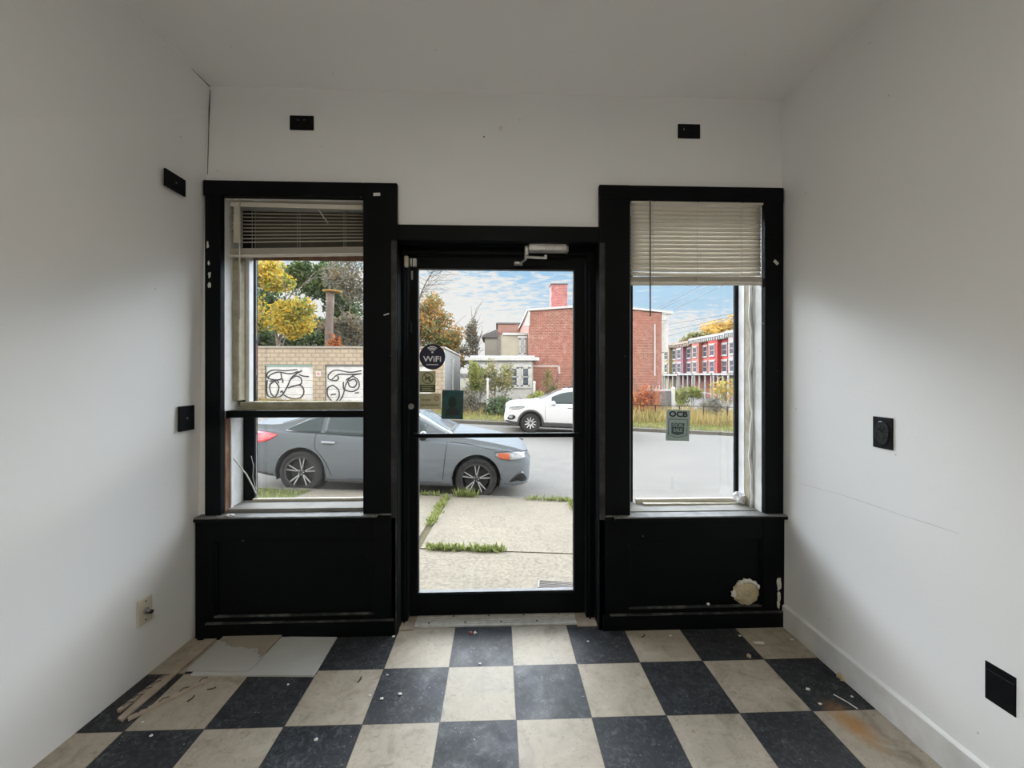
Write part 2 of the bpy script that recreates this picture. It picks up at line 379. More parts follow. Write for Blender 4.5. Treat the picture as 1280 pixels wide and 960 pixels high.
# posts + door head
for n, (x0, x1, lab) in enumerate(((-.716, -.537, 'black post between the left window and the door'), (.553, .722, 'black post between the door and the right window'))):
    p = thing('trim_%d' % (3 + n), lab, 'post', ((x0 + x1) / 2, WY, 0), kind='structure')
    zt = 2.408 if n == 0 else 2.418
    zb = .643 if n == 0 else .618
    MB().box(x0, x1, F, 2.44, zb, zt).build('post_board', M['black'], p, bevel=.003)
    e = x1 if n == 0 else x0
    MB().box(e - .004, e + .004, F + .002, 2.44, 0, 2.105).build('reveal_board', M['black'], p)
    q = (e - .03, e) if n == 0 else (e, e + .03)
    MB().box(q[0], q[1], F - .004, F + .002, 0 if n else .0, 2.1).build('edge_strip', M['edgegrey'], p, bevel=.002)
p = thing('trim_5', 'black lintel board above the glass door', 'lintel', (0, WY, 2.1), kind='structure')
MB().box(-.537, .553, F + .003, WY + .02, 2.104, 2.189).build('lintel_board', M['black'], p, bevel=.003)
MB().box(-.537, .553, WY + .02, 2.40, 2.098, 2.115).build('soffit_board', M['black'], p)

# ------------------------------------------------------------------ windows
def window(n, box, label, side):
    x0, x1, z0, z1 = box
    t = thing('window_%d' % n, label, 'window', ((x0 + x1) / 2, WY, z0), kind='structure')
    return t
w1 = window(1, LW, 'left shop window with black casing and a mid rail', 0)
w2 = window(2, RW, 'right shop window with black casing and a single pane', 1)
# window 1
MB().box(-1.538, -1.457, F, WY + .01, .643, 2.33).build('casing_board', M['black'], w1, bevel=.004)
MB().box(-1.545, -.716, F - .003, WY + .01, 2.326, 2.407).build('casing_header', M['black'], w1, bevel=.004)
MB().box(-1.475, -1.458, WY, 2.39, 1.19, 2.33).build('jamb_board', M['white_paint'], w1)
MB().box(-1.478, -1.456, WY + .01, 2.30, .64, 1.15).build('bare_jamb', M['brickwood'], w1, bevel=.004)
MB().box(-1.480, -1.462, 2.30, 2.40, .64, 1.15).build('jamb_board', M['white_paint'], w1)
MB().box(-1.455, -1.447, 2.272, 2.287, .66, 1.15).build('jamb_stop', M['white_paint'], w1)
MB().box(-1.463, -.714, 2.25, 2.30, 1.152, 1.19).build('mid_rail', M['black'], w1, bevel=.003)
m = MB(); m.box(-1.44, -.735, 2.33, 2.40, 1.192, 1.232); m.box(-1.45, -.73, 2.325, 2.335, 1.188, 1.197)
m.build('sealing_strip', M['foam'], w1, bevel=.004)
MB().box(-1.462, -1.425, 2.30, 2.39, 1.24, 2.06).build('sealing_strip', M['foam'], w1, bevel=.006)
MB().box(-1.425, -1.405, 2.36, 2.40, 1.2, 2.06).build('jamb_liner', M['white_paint'], w1)
MB().box(-1.48, -1.402, 2.405, 2.44, .5, 2.34).build('outer_frame', M['darkframe'], w1, bevel=.004)
MB().box(-1.402, -.70, 2.41, 2.44, 2.062, 2.34).build('head_panel', mat('dull_brown_board', (.12, .105, .085), .8, c2=(.09, .08, .065), scale=9), w1)
MB().box(-1.40, -.72, 2.395, 2.41, 2.045, 2.075).build('head_strip', M['brickwood'], w1)
m = MB(); m.box(-1.46, -.716, 2.25, 2.42, .640, .660); m.build('inner_sill', M['sillpale'], w1, bevel=.003)
m = MB(); m.box(-1.40, -.72, 2.38, 2.40, .66, .675); m.build('bottom_bead', M['cream'], w1, bevel=.003)
MB().box(-1.40, -.70, 2.418, 2.424, 1.19, 2.08).build('upper_pane', M['glass'], w1)
MB().box(-1.40, -.70, 2.418, 2.424, .64, 1.19).build('lower_pane', M['dirty'], w1)
# window 2
MB().box(1.474, 1.578, F, WY + .01, .600, 2.34).build('casing_board', M['black'], w2, bevel=.004)
MB().box(.553, 1.578, F - .003, WY + .01, 2.334, 2.416).build('casing_header', M['black'], w2, bevel=.004)
MB().box(1.470, 1.482, WY, 2.31, .618, 2.34).build('jamb_board', M['white_paint'], w2)
MB().box(1.455, 1.484, 2.305, 2.355, .618, 2.30).build('sealing_strip', M['foam'], w2, bevel=.006)
m = MB()
m.tube([(1.456 + .006 * math.sin(k * .9) + .004 * math.sin(k * 2.3), 2.296, .62 + k * .06) for k in range(24)], .008, 6); m.build('loose_film', M['white_paint'], w2, smooth=True)
MB().box(1.455, 1.478, 2.36, 2.415, .618, 2.30).build('jamb_liner', M['white_paint'], w2)
MB().box(1.438, 1.478, 2.42, 2.445, .5, 2.34).build('outer_frame', M['darkframe'], w2, bevel=.004)
MB().box(.70, .812, 2.42, 2.445, .5, 2.34).build('outer_frame', M['darkframe'], w2, bevel=.004)
MB().box(.722, .735, WY + .01, 2.40, .618, 2.334).build('jamb_board', M['white_paint'], w2)
MB().box(.722, 1.474, 2.25, 2.42, .600, .622).build('inner_sill', M['sillpale'], w2)
m = MB(); m.box(.82, 1.45, 2.385, 2.41, .618, .648); m.build('bottom_bead', M['cream'], w2, bevel=.004)
m = MB(); m.obox((1.13, 2.36, .625), (.56, .02, .012), (0, .012, .01)); m.build('loose_bead', M['cream'], w2, bevel=.003)
MB().box(.80, 1.46, 2.428, 2.434, .60, 2.34).build('window_pane', M['glass'], w2)
# crumpled sealing film in the right-hand corner and a black clip
tag(MB().ball((1.425, 2.36, .655), (.03, .025, .03), 14, 9, .9, 5).build('crumpled_film', M['white']), 'crumpled clear film in the bottom corner of the right window', 'film')
t = thing('cable_clip', 'small black clip with a thin cable at the left edge of the right window', 'clip', (.742, 2.30, 1.45))
MB().box(.733, .748, 2.30, 2.33, 1.42, 1.49).build('clip_body', M['ink'], t, bevel=.004)
MB().tube([(.741 + .003 * math.sin(k), 2.315, 1.08 + k * .06) for k in range(21)], .0022, 5).build('cable', M['ink'], t, smooth=True)

# ------------------------------------------------------------------ glass door
d = thing('door_1', 'black aluminium shop door with one tall glass pane', 'door', (0, 2.35, 0), kind='structure')
m = MB(); m.box(-.537, -.503, 2.30, 2.43, 0, 2.10); m.box(.503, .553, 2.30, 2.43, 0, 2.10); m.box(-.503, .503, 2.30, 2.43, 2.062, 2.10)
m.box(-.525, -.515, 2.285, 2.30, 0, 2.08); m.box(.517, .527, 2.285, 2.30, 0, 2.08)
m.build('door_frame', M['black_plain'], d, bevel=.002)
lf = MB(); lf.box(-.500, -.455, 2.335, 2.38, .014, 2.058); lf.box(.443, .500, 2.335, 2.38, .014, 2.058); lf.box(-.455, .443, 2.335, 2.38, 1.992, 2.058); lf.box(-.455, .443, 2.335, 2.38, .014, .134)
lf = lf.build('door_leaf', M['black_plain'], d, bevel=.002)
m = MB(); m.box(-.4555, -.450, 2.343, 2.372, .134, 1.992); m.box(.438, .4435, 2.343, 2.372, .134, 1.992); m.box(-.45, .438, 2.343, 2.372, 1.987, 1.9925); m.box(-.45, .438, 2.343, 2.372, .1335, .141)
m.build('glazing_bead', M['edgegrey'], lf)
MB().box(-.452, .44, 2.356, 2.362, .138, 1.99).build('door_pane', M['glass'], lf)
pb = MB().box(-.475, .468, 2.298, 2.320, 1.030, 1.054); pb.box(-.475, -.460, 2.318, 2.336, 1.028, 1.056); pb.box(.453, .468, 2.318, 2.336, 1.028, 1.056)
pb.build('push_bar', M['black_plain'], lf, bevel=.003)
lp = at(514, 508, 2.33)
m = MB(); m.disc(lp, .010, .016, -.012, .006, 24); m.disc(lp, 0.0005, .010, -.006, .004, 20)
m.build('lock_cylinder', M['greymetal'], lf, smooth=False)
mb_ = MB(); mb_.box(-.5075, -.485, 2.312, 2.334, 1.62, 1.68); mb_.build('hinge', M['darkframe'], d, bevel=.003)
# closer
c = thing('door_closer', 'grey hydraulic door closer with folded arm at the top of the glass door', 'door closer', at(680, 312, 2.26))
a, b = at(660, 306, 2.30), at(706, 317, 2.30)
MB().box(a.x, b.x, 2.235, 2.298, b.z - .002, a.z).build('closer_body', M['alu'], c, bevel=.006)
MB().box(b.x, b.x + .012, 2.245, 2.298, b.z - .004, a.z - .002).build('end_cap', M['greymetal'], c, bevel=.002)
MB().box(a.x - .022, a.x, 2.25, 2.298, b.z - .026, a.z - .01).build('end_bracket', M['greymetal'], c, bevel=.003)
p0 = at(682, 319, 2.262); p1 = at(657, 318.5, 2.24); p2 = at(657, 322, 2.24); p3 = at(650, 329, 2.30)
m = MB(); m.tube([p0, p0 + Vector((.0, 0, -.02))], .009, 10); m.tube([p0 + Vector((0, 0, -.016)), p1 + Vector((0, 0, -.012))], .0075, 8)
m.build('main_arm', M['alu'], c)
m = MB(); m.tube([p1, p2 + Vector((0, 0, -.012))], .008, 10); m.tube([p2 + Vector((0, 0, -.01)), p3], .006, 8)
m.build('link_arm', M['greymetal'], c)
q = at(649, 330, 2.32); MB().box(q.x - .03, q.x + .02, 2.295, 2.335, q.z - .008, q.z + .008).build('arm_shoe', M['greymetal'], c, bevel=.003)
# alarm contacts
q = at(508.5, 327, 2.29); t = thing('alarm_contact', 'yellowed plastic alarm contact on the door frame, top left corner', 'alarm contact', q)
MB().box(q.x - .013, q.x + .011, 2.275, 2.30, q.z - .032, q.z + .03).build('contact_case', M['cream'], t, bevel=.006)
q = at(517, 328, 2.32); t = thing('alarm_magnet', 'small grey metal alarm magnet on the top left of the door leaf', 'alarm magnet', q)
MB().box(q.x - .018, q.x - .008, 2.315, 2.336, q.z - .022, q.z + .022).build('magnet_strip', M['alu'], t, bevel=.002)
MB().box(q.x - .004, q.x + .016, 2.315, 2.336, q.z - .024, q.z + .022).build('magnet_case', M['alu'], t, bevel=.002)
q = at(515, 344, 2.33); tag(MB().obox((q.x, 2.332, q.z), (.010, .006, .05)).build('tape_scrap', M['greymetal'], bevel=.001), 'thin grey strip hanging below the alarm magnet', 'tape')
# threshold
m = MB(); m.box(-.455, .440, 2.245, 2.37, 0, .008)
for k in range(5): m.box(-.455, .440, 2.262 + k * .02, 2.268 + k * .02, .008, .0115)
th_ = struct(m.build('threshold', M['alu']), 'ribbed aluminium threshold plate under the glass door', 'threshold')
for k in range(8): MB().lathe([(.006, .008), (.006, .0125), (.0005, .013)], 8, c=(-.38 + .1 * k + (.03 if k % 2 else 0), 2.27 + .06 * (k % 2), 0)).build('screw_head', M['nail'], th_)
struct(MB().box(-.537, -.455, 2.225, 2.36, 0, .006).build('threshold_filler', M['wood']), 'bare tan wood at the left end of the threshold', 'threshold')
struct(MB().box(.440, .553, 2.225, 2.36, 0, .006).build('threshold_filler', M['wood']), 'bare tan wood at the right end of the threshold', 'threshold')

# ------------------------------------------------------------------ venetian blinds
def blind(name, label, x0, x1, y, ztop, zslat0, zslat1, n, tilt, zrail, skew, sag=0, wand=None, gaps=()):
    t = thing(name, label, 'blind', ((x0 + x1) / 2, y, ztop))
    m = MB(); m.box(x0, x1, y - .022, y + .022, ztop - .030, ztop); m.build('headrail', M['blind'], t, bevel=.003)
    W = .0125 if tilt < .8 else .0148
    for k in range(n):
        m = MB()
        f = k / (n - 1); z = zslat0 + (zslat1 - zslat0) * f
        tl = tilt
        for (g0, g1, gt, dz) in gaps:
            if g0 <= k <= g1: tl = gt; z += dz
        rows = []
        for i in range(13):
            fx = i / 12; x = x0 + .004 + (x1 - x0 - .008) * fx
            zz = z + skew * (fx - .5) * f - sag * f * math.sin(PI * fx)
            row = []
            for q in range(5):
                a = (q - 2) / 2; cr = .0025 * (1 - a * a)
                row.append(Vector((x, y + math.cos(tl) * W * a - math.sin(tl) * cr, zz + math.sin(tl) * W * a + math.cos(tl) * cr)))
            rows.append(row)
        m.grid(rows); m.build('slat', M['blind'], t, smooth=True, solid=.0009)
    m = MB()                                       # packed slats above the bottom rail
    for k in range(7):
        m.obox(((x0 + x1) / 2, y, zrail + .012 + k * .0042), (x1 - x0 - .006, .024, .0016), (.0, -math.atan2(skew, x1 - x0), 0))
    m.build('packed_slats', M['blind'], t)
    MB().obox(((x0 + x1) / 2, y, zrail), (x1 - x0, .026, .013), (0, -math.atan2(skew, x1 - x0), 0)).build('bottom_rail', M['blind'], t, bevel=.003)
    for fx in (.17, .5, .84):
        x = x0 + (x1 - x0) * fx
        m = MB(); dz = skew * (fx - .5)
        for dy in (-.014, .014): m.tube([(x, y + dy, ztop - .03), (x, y + dy, zrail + dz)], .0011, 5)
        m.build('ladder_cord', M['cord'], t)
        MB().box(x - .004, x + .004, y - .026, y - .02, ztop - .022, ztop - .008).build('cord_clip', M['nail'], t)
    if wand:
        wx, wz = wand; MB().tube([(wx, y - .032, ztop - .02), (wx, y - .034, wz)], .0038, 8).build('tilt_wand', M['wand'] if tilt > .8 else M['cord'], t, smooth=True)
    return t
Y1 = 2.275
g = lambda v: at(370, v, Y1).z
b1 = blind('venetian_blind', 'raised beige venetian blind with open slats in the left window', -1.455, -.722, Y1, g(247), g(268), g(302), 9, .12, g(319), .018, 0, (-1.385, g(400)))
# slipped valance and a dangling cord at the left
m = MB(); m.obox((-1.085, Y1 - .028, g(260)), (.70, .004, .024), (0, .012, 0)); m.build('slipped_valance', M['blind'], b1)
m = MB(); m.box(-1.425, -1.392, Y1 - .02, Y1 - .012, g(306), g(258)); m.build('end_tape', M['cream'], b1)
m = MB(); a, b_ = at(398, 262, Y1 - .03), at(410, 279, Y1 - .04); m.tube([a, b_], .003, 6); m.build('short_wand', M['cord'], b1)
g2 = lambda v: at(870, v, 2.226).z
b2 = blind('venetian_blind', 'lowered beige venetian blind with closed slats in the right window', .730, 1.469, 2.226, g2(250), g2(261), g2(343), 17, 1.22, g2(355), .006, .004, (at(813, 300, 2.19).x, g2(397)),
           gaps=((14, 14, 1.12, .006), (15, 15, 1.2, .006), (16, 16, 1.1, .003)))

# ------------------------------------------------------------------ hanging wire and cords at the left window
m = MB(); P = [at(u, v, 2.30) for u, v in ((279, 522), (283, 540), (286, 560), (290, 571), (300, 583), (308, 593), (316, 608), (322, 622))]
tag(m.tube(P, .0035, 6).build('loose_cable', M['cord'], smooth=True), 'pale loose cable hanging across the bare brown jamb of the left window', 'cable')
m = MB(); P = [at(u, v, 2.37) for u, v in ((303, 348), (305, 365), (307, 390), (306, 420), (303, 455), (299, 485), (298, 503), (304, 509), (330, 510))]
tag(m.tube(P, .004, 6).build('curved_cable', M['cream'], smooth=True), 'thin cream cable curving down the left edge of the left window', 'cable')
m = MB(); P = [at(u, v, 2.38) for u, v in ((314, 570), (317, 582), (316, 596), (320, 612))]
tag(m.tube(P, .0018, 5).build('thin_wire', M['cord'], smooth=True), 'thin white wire against the dark outer frame of the left window', 'wire')
q = at(288, 647, 2.19)
tag(MB().ball((q.x, 2.19, .648), (.022, .014, .006), 12, 7, .7, 3).build('plaster_crumb', M['chip']), 'white plaster crumb on the stool of the left window', 'crumb')

# ------------------------------------------------------------------ boxes and plates on the walls
def plate(name, label, cat, c, w, h, axis, mt, holes=()):
    """cover plate: axis 'y' faces the viewer on the front wall, '+x'/'-x' faces into the room from a side wall"""
    t = thing(name, label, cat, c)
    def P(a, z, o): return {'y': Vector((c[0] + a, c[1] - o, c[2] + z)), '+x': Vector((c[0] + o, c[1] + a, c[2] + z)), '-x': Vector((c[0] - o, c[1] + a, c[2] + z))}[axis]
    def blk(a0, a1, z0, z1, o0, o1, nm, mm, par=t, bv=.002):
        p, q = P(a0, z0, o0), P(a1, z1, o1); return MB().box(p.x, q.x, p.y, q.y, p.z, q.z).build(nm, mm, par, bevel=bv)
    pl = blk(-w / 2, w / 2, -h / 2, h / 2, -.004, .006, 'cover_plate', mt)
    for nm, a, z, ww, hh, oo, mm in holes: blk(a - ww / 2, a + ww / 2, z - hh / 2, z + hh / 2, .004, .006 + oo, nm, mm, t, .0015)
    return t, P
c = at(377.5, 154, WY)
plate('outlet_plate', 'black painted outlet plate high on the front wall, above the left window', 'outlet plate', c, .126, .076, 'y', M['plate'],
      (('socket', -.028, .0, .034, .03, .002, M['plate']), ('socket', .028, .0, .034, .03, .002, M['plate']), ('bright_slot', -.018, .012, .012, .003, .0025, M['greymetal']), ('bright_slot', .016, .013, .012, .003, .0025, M['greymetal'])))
c = at(861, 164.5, WY)
plate('outlet_plate', 'black painted outlet plate high on the front wall, above the right window', 'outlet plate', c, .124, .078, 'y', M['plate'],
      (('socket', -.028, .0, .034, .034, .002, M['plate']), ('socket', .028, .0, .034, .034, .002, M['plate']), ('bright_slot', -.03, .008, .005, .014, .0025, M['greymetal'])))
c = on_left(218.5, 228.5); y0, y1 = on_left(206, 225).y, on_left(232, 232).y
plate('outlet_plate', 'black painted outlet plate high on the left wall', 'outlet plate', c, y1 - y0, .082, '+x', M['plate'],
      (('socket', -.02, 0, .03, .03, .002, M['plate']), ('bright_slot', 0, 0, .01, .004, .003, M['greymetal'])))
c = on_left(245, 521); c.x = left_x(2.1, 1.2)
plate('outlet_plate', 'black painted plate on the left wall beside the window mid rail', 'outlet plate', (c.x + .002, 2.12, c.z), .10, .125, '+x', M['plate'],
      (('screw', .0, 0, .008, .008, .002, M['greymetal']),))
def on_right(u, v): return at_x(u, v, 1.583)
c = on_right(1104.5, 541)
t, P = plate('outlet_plate', 'glossy black outlet on the right wall at mid height', 'outlet', c, .085, .128, '-x', M['plate'])
m = MB(); n = 18; vs = []
pr = [P(.030 * math.cos(2 * PI * k / n), .052 * math.sin(2 * PI * k / n) * (1 if abs(math.sin(2 * PI * k / n)) < .9 else .93), .004) for k in range(n)]
m.prism(pr, (-.006, 0, 0)); bz = m.build('socket_face', mat('glossy_black_plastic', (.012, .013, .014), .15, c2=(.05, .05, .05), scale=60), t, bevel=.002)
for zz in (-.022, .022):
    for aa in (-.008, .008): p, q = P(aa - .0015, zz - .006, .006), P(aa + .0015, zz + .006, .0115); MB().box(p.x, q.x, p.y, q.y, p.z, q.z).build('socket_slot', M['nail'], bz)
c = on_right(1252, 860)
plate('blank_plate', 'large black painted blank plate low on the right wall near the baseboard', 'blank plate', c, on_right(1232, 840).y - on_right(1271, 880).y, .122, '-x', M['plate'],
      (('inner_panel', 0, 0, .075, .075, .0015, M['plate']),))
c = on_left(180.5, 763)
t, P = plate('coax_plate', 'beige coaxial socket plate low on the left wall', 'socket plate', c, .073, .115, '+x', M['cream'])
k = MB().lathe([(.013, 0), (.013, .008), (.006, .009), (.006, .022), (.0005, .023)], 16, 'x', P(.0, 0, .005)).build('coax_jack', M['greymetal'], t, smooth=False)
MB().lathe([(.009, .0), (.009, .012), (.0005, .013)], 12, 'x', P(.004, -.008, .02)).build('coax_cap', M['nail'], t)
for zz in (.042, -.042): MB().lathe([(.0035, 0), (.0035, .002), (.0003, .0022)], 10, 'x', P(0, zz, .0055)).build('plate_screw', M['nail'], t)
# plaster patch above the door
q = at(626, 160, WY)
t = thing('wall_plug', 'small round white plug on the front wall above the door', 'wall plug', q)
MB().disc(q, .009, .015, -.006, .003, 20).build('plug_rim', M['wall'], t); MB().disc(q, .0005, .0095, -.003, .003, 20).build('plug_face', M['white_paint'], t)
q = at(605, 171, WY); tag(MB().disc(q, .0005, .004, -.002, .002, 10).build('wall_nail', M['nail']), 'tiny nail left of the round plug above the door', 'nail')

# ------------------------------------------------------------------ tape scraps on the black casings
for nm, u, v, w, h, r, lab in (('tape_scrap', 471, 243, .036, .016, .05, 'white tape scrap on the top right of the left window casing'),
                               ('tape_scrap', 757, 247, .042, .018, .06, 'white tape scrap on the top left of the right window casing'),
                               ('tape_scrap', 970, 328, .030, .016, -.9, 'slanted white tape scrap on the right casing of the right window'),
                               ('tape_scrap', 483, 393, .03, .006, .3, 'thin white tape scrap on the post right of the left window')):
    q = at(u, v, F); tag(MB().obox((q.x, F - .001, q.z), (w, .002, h), (0, -r if r > -.5 else .75, 0)).build(nm, M['chip']), lab, 'tape')
for u, v, w, h, s in ((261, 329, .007, .020, 1), (262, 344, .009, .022, 2), (262, 356, .012, .022, 3), (260, 306, .007, .026, 4)):
    q = at(u, v, F); tag(MB().ball((q.x, F - .001, q.z), (w * .7, .003, h * .6), 9, 5, 1.3, s).build('bare_plaster_spot', M['chip']), 'white bare plaster spot on the chipped left casing of the left window', 'paint chip', 'bare spots on the left casing')
for k, (u, v, w, h) in enumerate(((977, 730, .02, .05), (979, 745, .014, .04), (974, 755, .012, .035), (975, 768, .010, .02))):
    q = at(min(u, 975), v, F - .004); tag(MB().ball((q.x - .006, F - .006, q.z), (w * .6, .003, h * .6), 12, 6, .9, 20 + k).build('bare_plaster_spot', M['chip']), 'white bare plaster spot on the chipped right end of the right wainscot', 'paint chip', 'bare spots on the right wainscot')
# spray foam in the hole of the right wainscot
q = at(932, 740, F + .01); t = thing('spray_foam', 'lump of yellowish spray foam filling a hole in the right wainscot', 'foam', q)
MB().ball((q.x, F + .010, q.z), (.072, .026, .068), 30, 16, .16, 8).build('foam_lump', M['sprayfoam'], t, smooth=False)
m = MB(); 
m.tube([(q.x + .071 * math.cos(a), F - .001 + .002 * math.sin(a * 5), q.z + .068 * math.sin(a)) for a in [PI * .1 + k * .13 for k in range(17)]], [.006 + .004 * ((k * 7) % 3) for k in range(17)], 7)
m.build('foam_rim', M['chip'], t, smooth=True)
q2 = at(917, 742, F); MB().ball((q2.x, F - .001, q2.z), (.014, .006, .02), 10, 6, .8, 31).build('paint_flake', M['chip'], t)
q = at(886, 756, F - .02); tag(MB().ball((q.x, F - .012, q.z), (.009, .007, .007), 10, 7, .4, 12).build('foam_crumb', M['chip']), 'small white foam crumb on the skirting of the right wainscot', 'crumb')

# ------------------------------------------------------------------ stickers on the glass (all face the room)
GY = 2.355
def sticker_thing(name, label, cat, c): return thing(name, label, cat, c)
q = at(540.5, 446, GY - .001); R = .074 * .99
t = thing('round_sticker', 'round navy sticker with white wireless arcs on the glass door', 'sticker', q)
MB().disc(q, .0005, R, -.001, .0008, 48).build('vinyl_disc', M['navy'], t)
m = MB(); cc = q + Vector((0, -.0012, .030))
for r in (.017, .026, .035): m.disc(cc + Vector((0, 0, -.006)), r - .0028, r + .0028, -.0006, .0006, 16, PI * .24, PI * .76)
m.disc(cc + Vector((0, 0, -.004)), .0004, .006, -.0006, .0006, 16); m.build('signal_arcs', M['white'], t)
m = MB(); text_mesh(m, 'WiFi', .046, q + Vector((0, -.0014, -.014)), .0008, .0004, 0, 1.16); m.build('lettering', M['white'], t)
m = MB()
for k in range(11): m.box(q.x - .034 + k * .0063, q.x - .0295 + k * .0063, q.y - .0018, q.y - .001, q.z - .048, q.z - .042)
m.build('small_lettering', M['white'], t)
a, b = at(524.5, 464, GY), at(544.5, 490.5, GY)
t = thing('warning_sticker', 'khaki sticker with a crossed-out circle below the round navy sticker', 'sticker', ((a.x + b.x) / 2, GY, b.z))
MB().box(a.x, b.x, GY - .0006, GY + .0008, b.z, a.z).build('vinyl_sheet', M['khaki'], t)
cc = at(534.7, 472.8, GY - .001); m = MB(); m.disc(cc, .0285, .033, -.0006, .0006, 28)
m.obox(cc, (.060, .0012, .0055), (0, PI / 4, 0)); m.build('prohibition_ring', M['olive'], t)
m = MB(); m.obox(cc + Vector((0, -.0004, .004)), (.034, .0012, .008), (0, -.25, 0)); m.obox(cc + Vector((.010, -.0004, -.008)), (.010, .0012, .022), (0, -.4, 0)); m.obox(cc + Vector((-.008, -.0004, -.006)), (.022, .0012, .006), (0, -.6, 0)); m.build('pictogram', M['olive'], t)
c1, c2 = at(524.8, 481, GY), at(544.2, 490, GY)
MB().box(c1.x, c2.x, GY - .0014, GY - .0006, c2.z, c1.z).build('text_panel', M['olive'], t)
m = MB()
for k in range(3): m.box(c1.x + .012, c2.x - .014 - .01 * (k % 2), GY - .002, GY - .0014, c1.z - .012 - k * .011, c1.z - .008 - k * .011)
m.build('text_lines', M['khaki'], t)
a, b = at(524.5, 492, GY), at(551, 511.5, GY)
t = thing('notice_sticker', 'faded tan notice with a small red ring beside the dark teal sticker', 'sticker', ((a.x + b.x) / 2, GY, b.z))
MB().box(a.x, b.x, GY - .0006, GY + .0008, b.z, a.z).build('vinyl_sheet', M['khaki'], t)
cc = at(545.5, 498, GY - .001); m = MB(); m.disc(cc, .0105, .0135, -.0006, .0006, 22); m.obox(cc, (.024, .0012, .003), (0, -.7, 0)); m.build('red_ring', M['redink'], t)
m = MB()
for r, (n, x0) in enumerate(((6, a.x + .012), (11, a.x + .010))):
    z = a.z - .036 - r * .030
    for k in range(n): m.box(x0 + k * .0092, x0 + .006 + k * .0092, GY - .0014, GY - .0006, z - .005, z + .005 - .003 * ((k * 5) % 3 == 1))
m.build('text_lines', mat('faded_ink', (.19, .17, .09), .7), t)
q = at(565.6, 505.8, GY); t = thing('square_sticker', 'dark teal rectangular sticker on the glass door above the push bar', 'sticker', q)
MB().obox(q, (.123, .0012, .166), (0, .03, 0)).build('vinyl_sheet', M['teal'], t)
m = MB(); m.ball(q + Vector((.0, -.0008, .012)), (.024, .0005, .034), 18, 8); m.prism([q + Vector(p) for p in ((-.042, -.0008, -.062), (.044, -.0008, -.060), (.03, -.0008, -.022), (-.026, -.0008, -.02))], (0, -.0005, 0))
m.build('faded_print', mat('dark_print', (.012, .025, .023), .6), t)
# OCB sticker on the right window
OY = 2.424; q = at(847.3, 531.7, OY); t = thing('window_sticker', 'grey green sticker with three big black letters on the right window', 'sticker', q); rz = .035
RO = Matrix.Rotation(rz, 3, 'Y'); Q = lambda x, y, z: q + RO @ Vector((x, y, z))
W_, H_ = .143, .186
MB().obox(q, (W_, .0012, H_), (0, rz, 0)).build('vinyl_sheet', M['sage'], t)
m = MB(); text_mesh(m, 'OCB', .045, Q(0, -.0012, .066), .0016, .0004, rz, 1.2); m.build('lettering', M['ink'], t)
m = MB(); sh = [(-.058, .036), (.058, .036), (.056, -.058), (.03, -.066), (0, -.074), (-.03, -.066), (-.056, -.058)]
m.tube([Q(x, -.001, z) for x, z in sh + sh[:1]], .0018, 5); m.build('shield_outline', M['sagedark'], t)
MB().prism([Q(x, -.0006, z) for x, z in ((-.040, .014), (.040, .014), (.038, -.050), (.0, -.06), (-.038, -.050))], (0, -.0005, 0)).build('shield_panel', M['sagedark'], t)
m = MB(); text_mesh(m, 'OCAL', .027, Q(0, -.0015, .000), .0006, .0004, rz, .95); text_mesh(m, 'SALE', .027, Q(0, -.0015, -.030), .0006, .0004, rz, .95); m.build('shield_lettering', M['sage'], t)

# ------------------------------------------------------------------ things lying on the floor
def slab(name, label, cat, px, th, mt, z0=0, group=None):
    P = [at_z(u, v, z0 + th) for u, v in px]; c = sum(P, Vector()) / len(P)
    t = MB().prism([Vector((p.x, p.y, z0)) for p in P], (0, 0, th)).build(name, mt, bevel=.0015)
    me = t.data
    off = Vector((c.x, c.y, z0))
    for v in me.vertices: v.co -= off
    t.location = off
    return tag(t, label, cat, group)
slab('loose_board', 'grey white board lying flat on the floor below the left window', 'board', ((352, 795.5), (421, 796), (392, 844), (238, 842.5), (262, 822)), .010, M['whiteboard'])
slab('loose_board', 'tan stained white board lying on top of the grey white board', 'board', ((283, 791.5), (354.5, 791.5), (311.5, 837), (233, 837)), .010, M['board'], .0105)
slab('wood_plank', 'long narrow tan wood strip lying between the wall and the loose boards', 'wood strip', ((257, 797), (272, 797), (153, 900), (147, 897)), .009, M['wood'])
def lath(label, p0, p1, w, h, nails, z0=0):
    a, b = at_z(*p0, z0 + h / 2), at_z(*p1, z0 + h / 2); c = (a + b) / 2; L = (b - a).length; ang = math.atan2(b.y - a.y, b.x - a.x)
    t = thing('wood_lath', label, 'wood strip', (c.x, c.y, 0), rot=(0, 0, 0))
    MB().obox(c, (L, w, h), (0, 0, ang)).build('lath_strip', M['wood'], t, bevel=.002)
    for k in range(nails):
        f = (k + .6) / nails; q = a.lerp(b, f)
        MB().tube([q + Vector((0, 0, h / 2)), q + Vector((.012, .006, h / 2 + .010)), q + Vector((.03, .016, h / 2 + .008))], .0018, 6).build('bent_nail', M['nail'], t)
lath('short wood lath with bent nails lying nearest the left wall', (206, 845.5), (148, 889), .016, .014, 5)
lath('thin wood lath with nails lying across the white floor tile beside the long strip', (262, 847.5), (160, 899), .014, .014, 4)
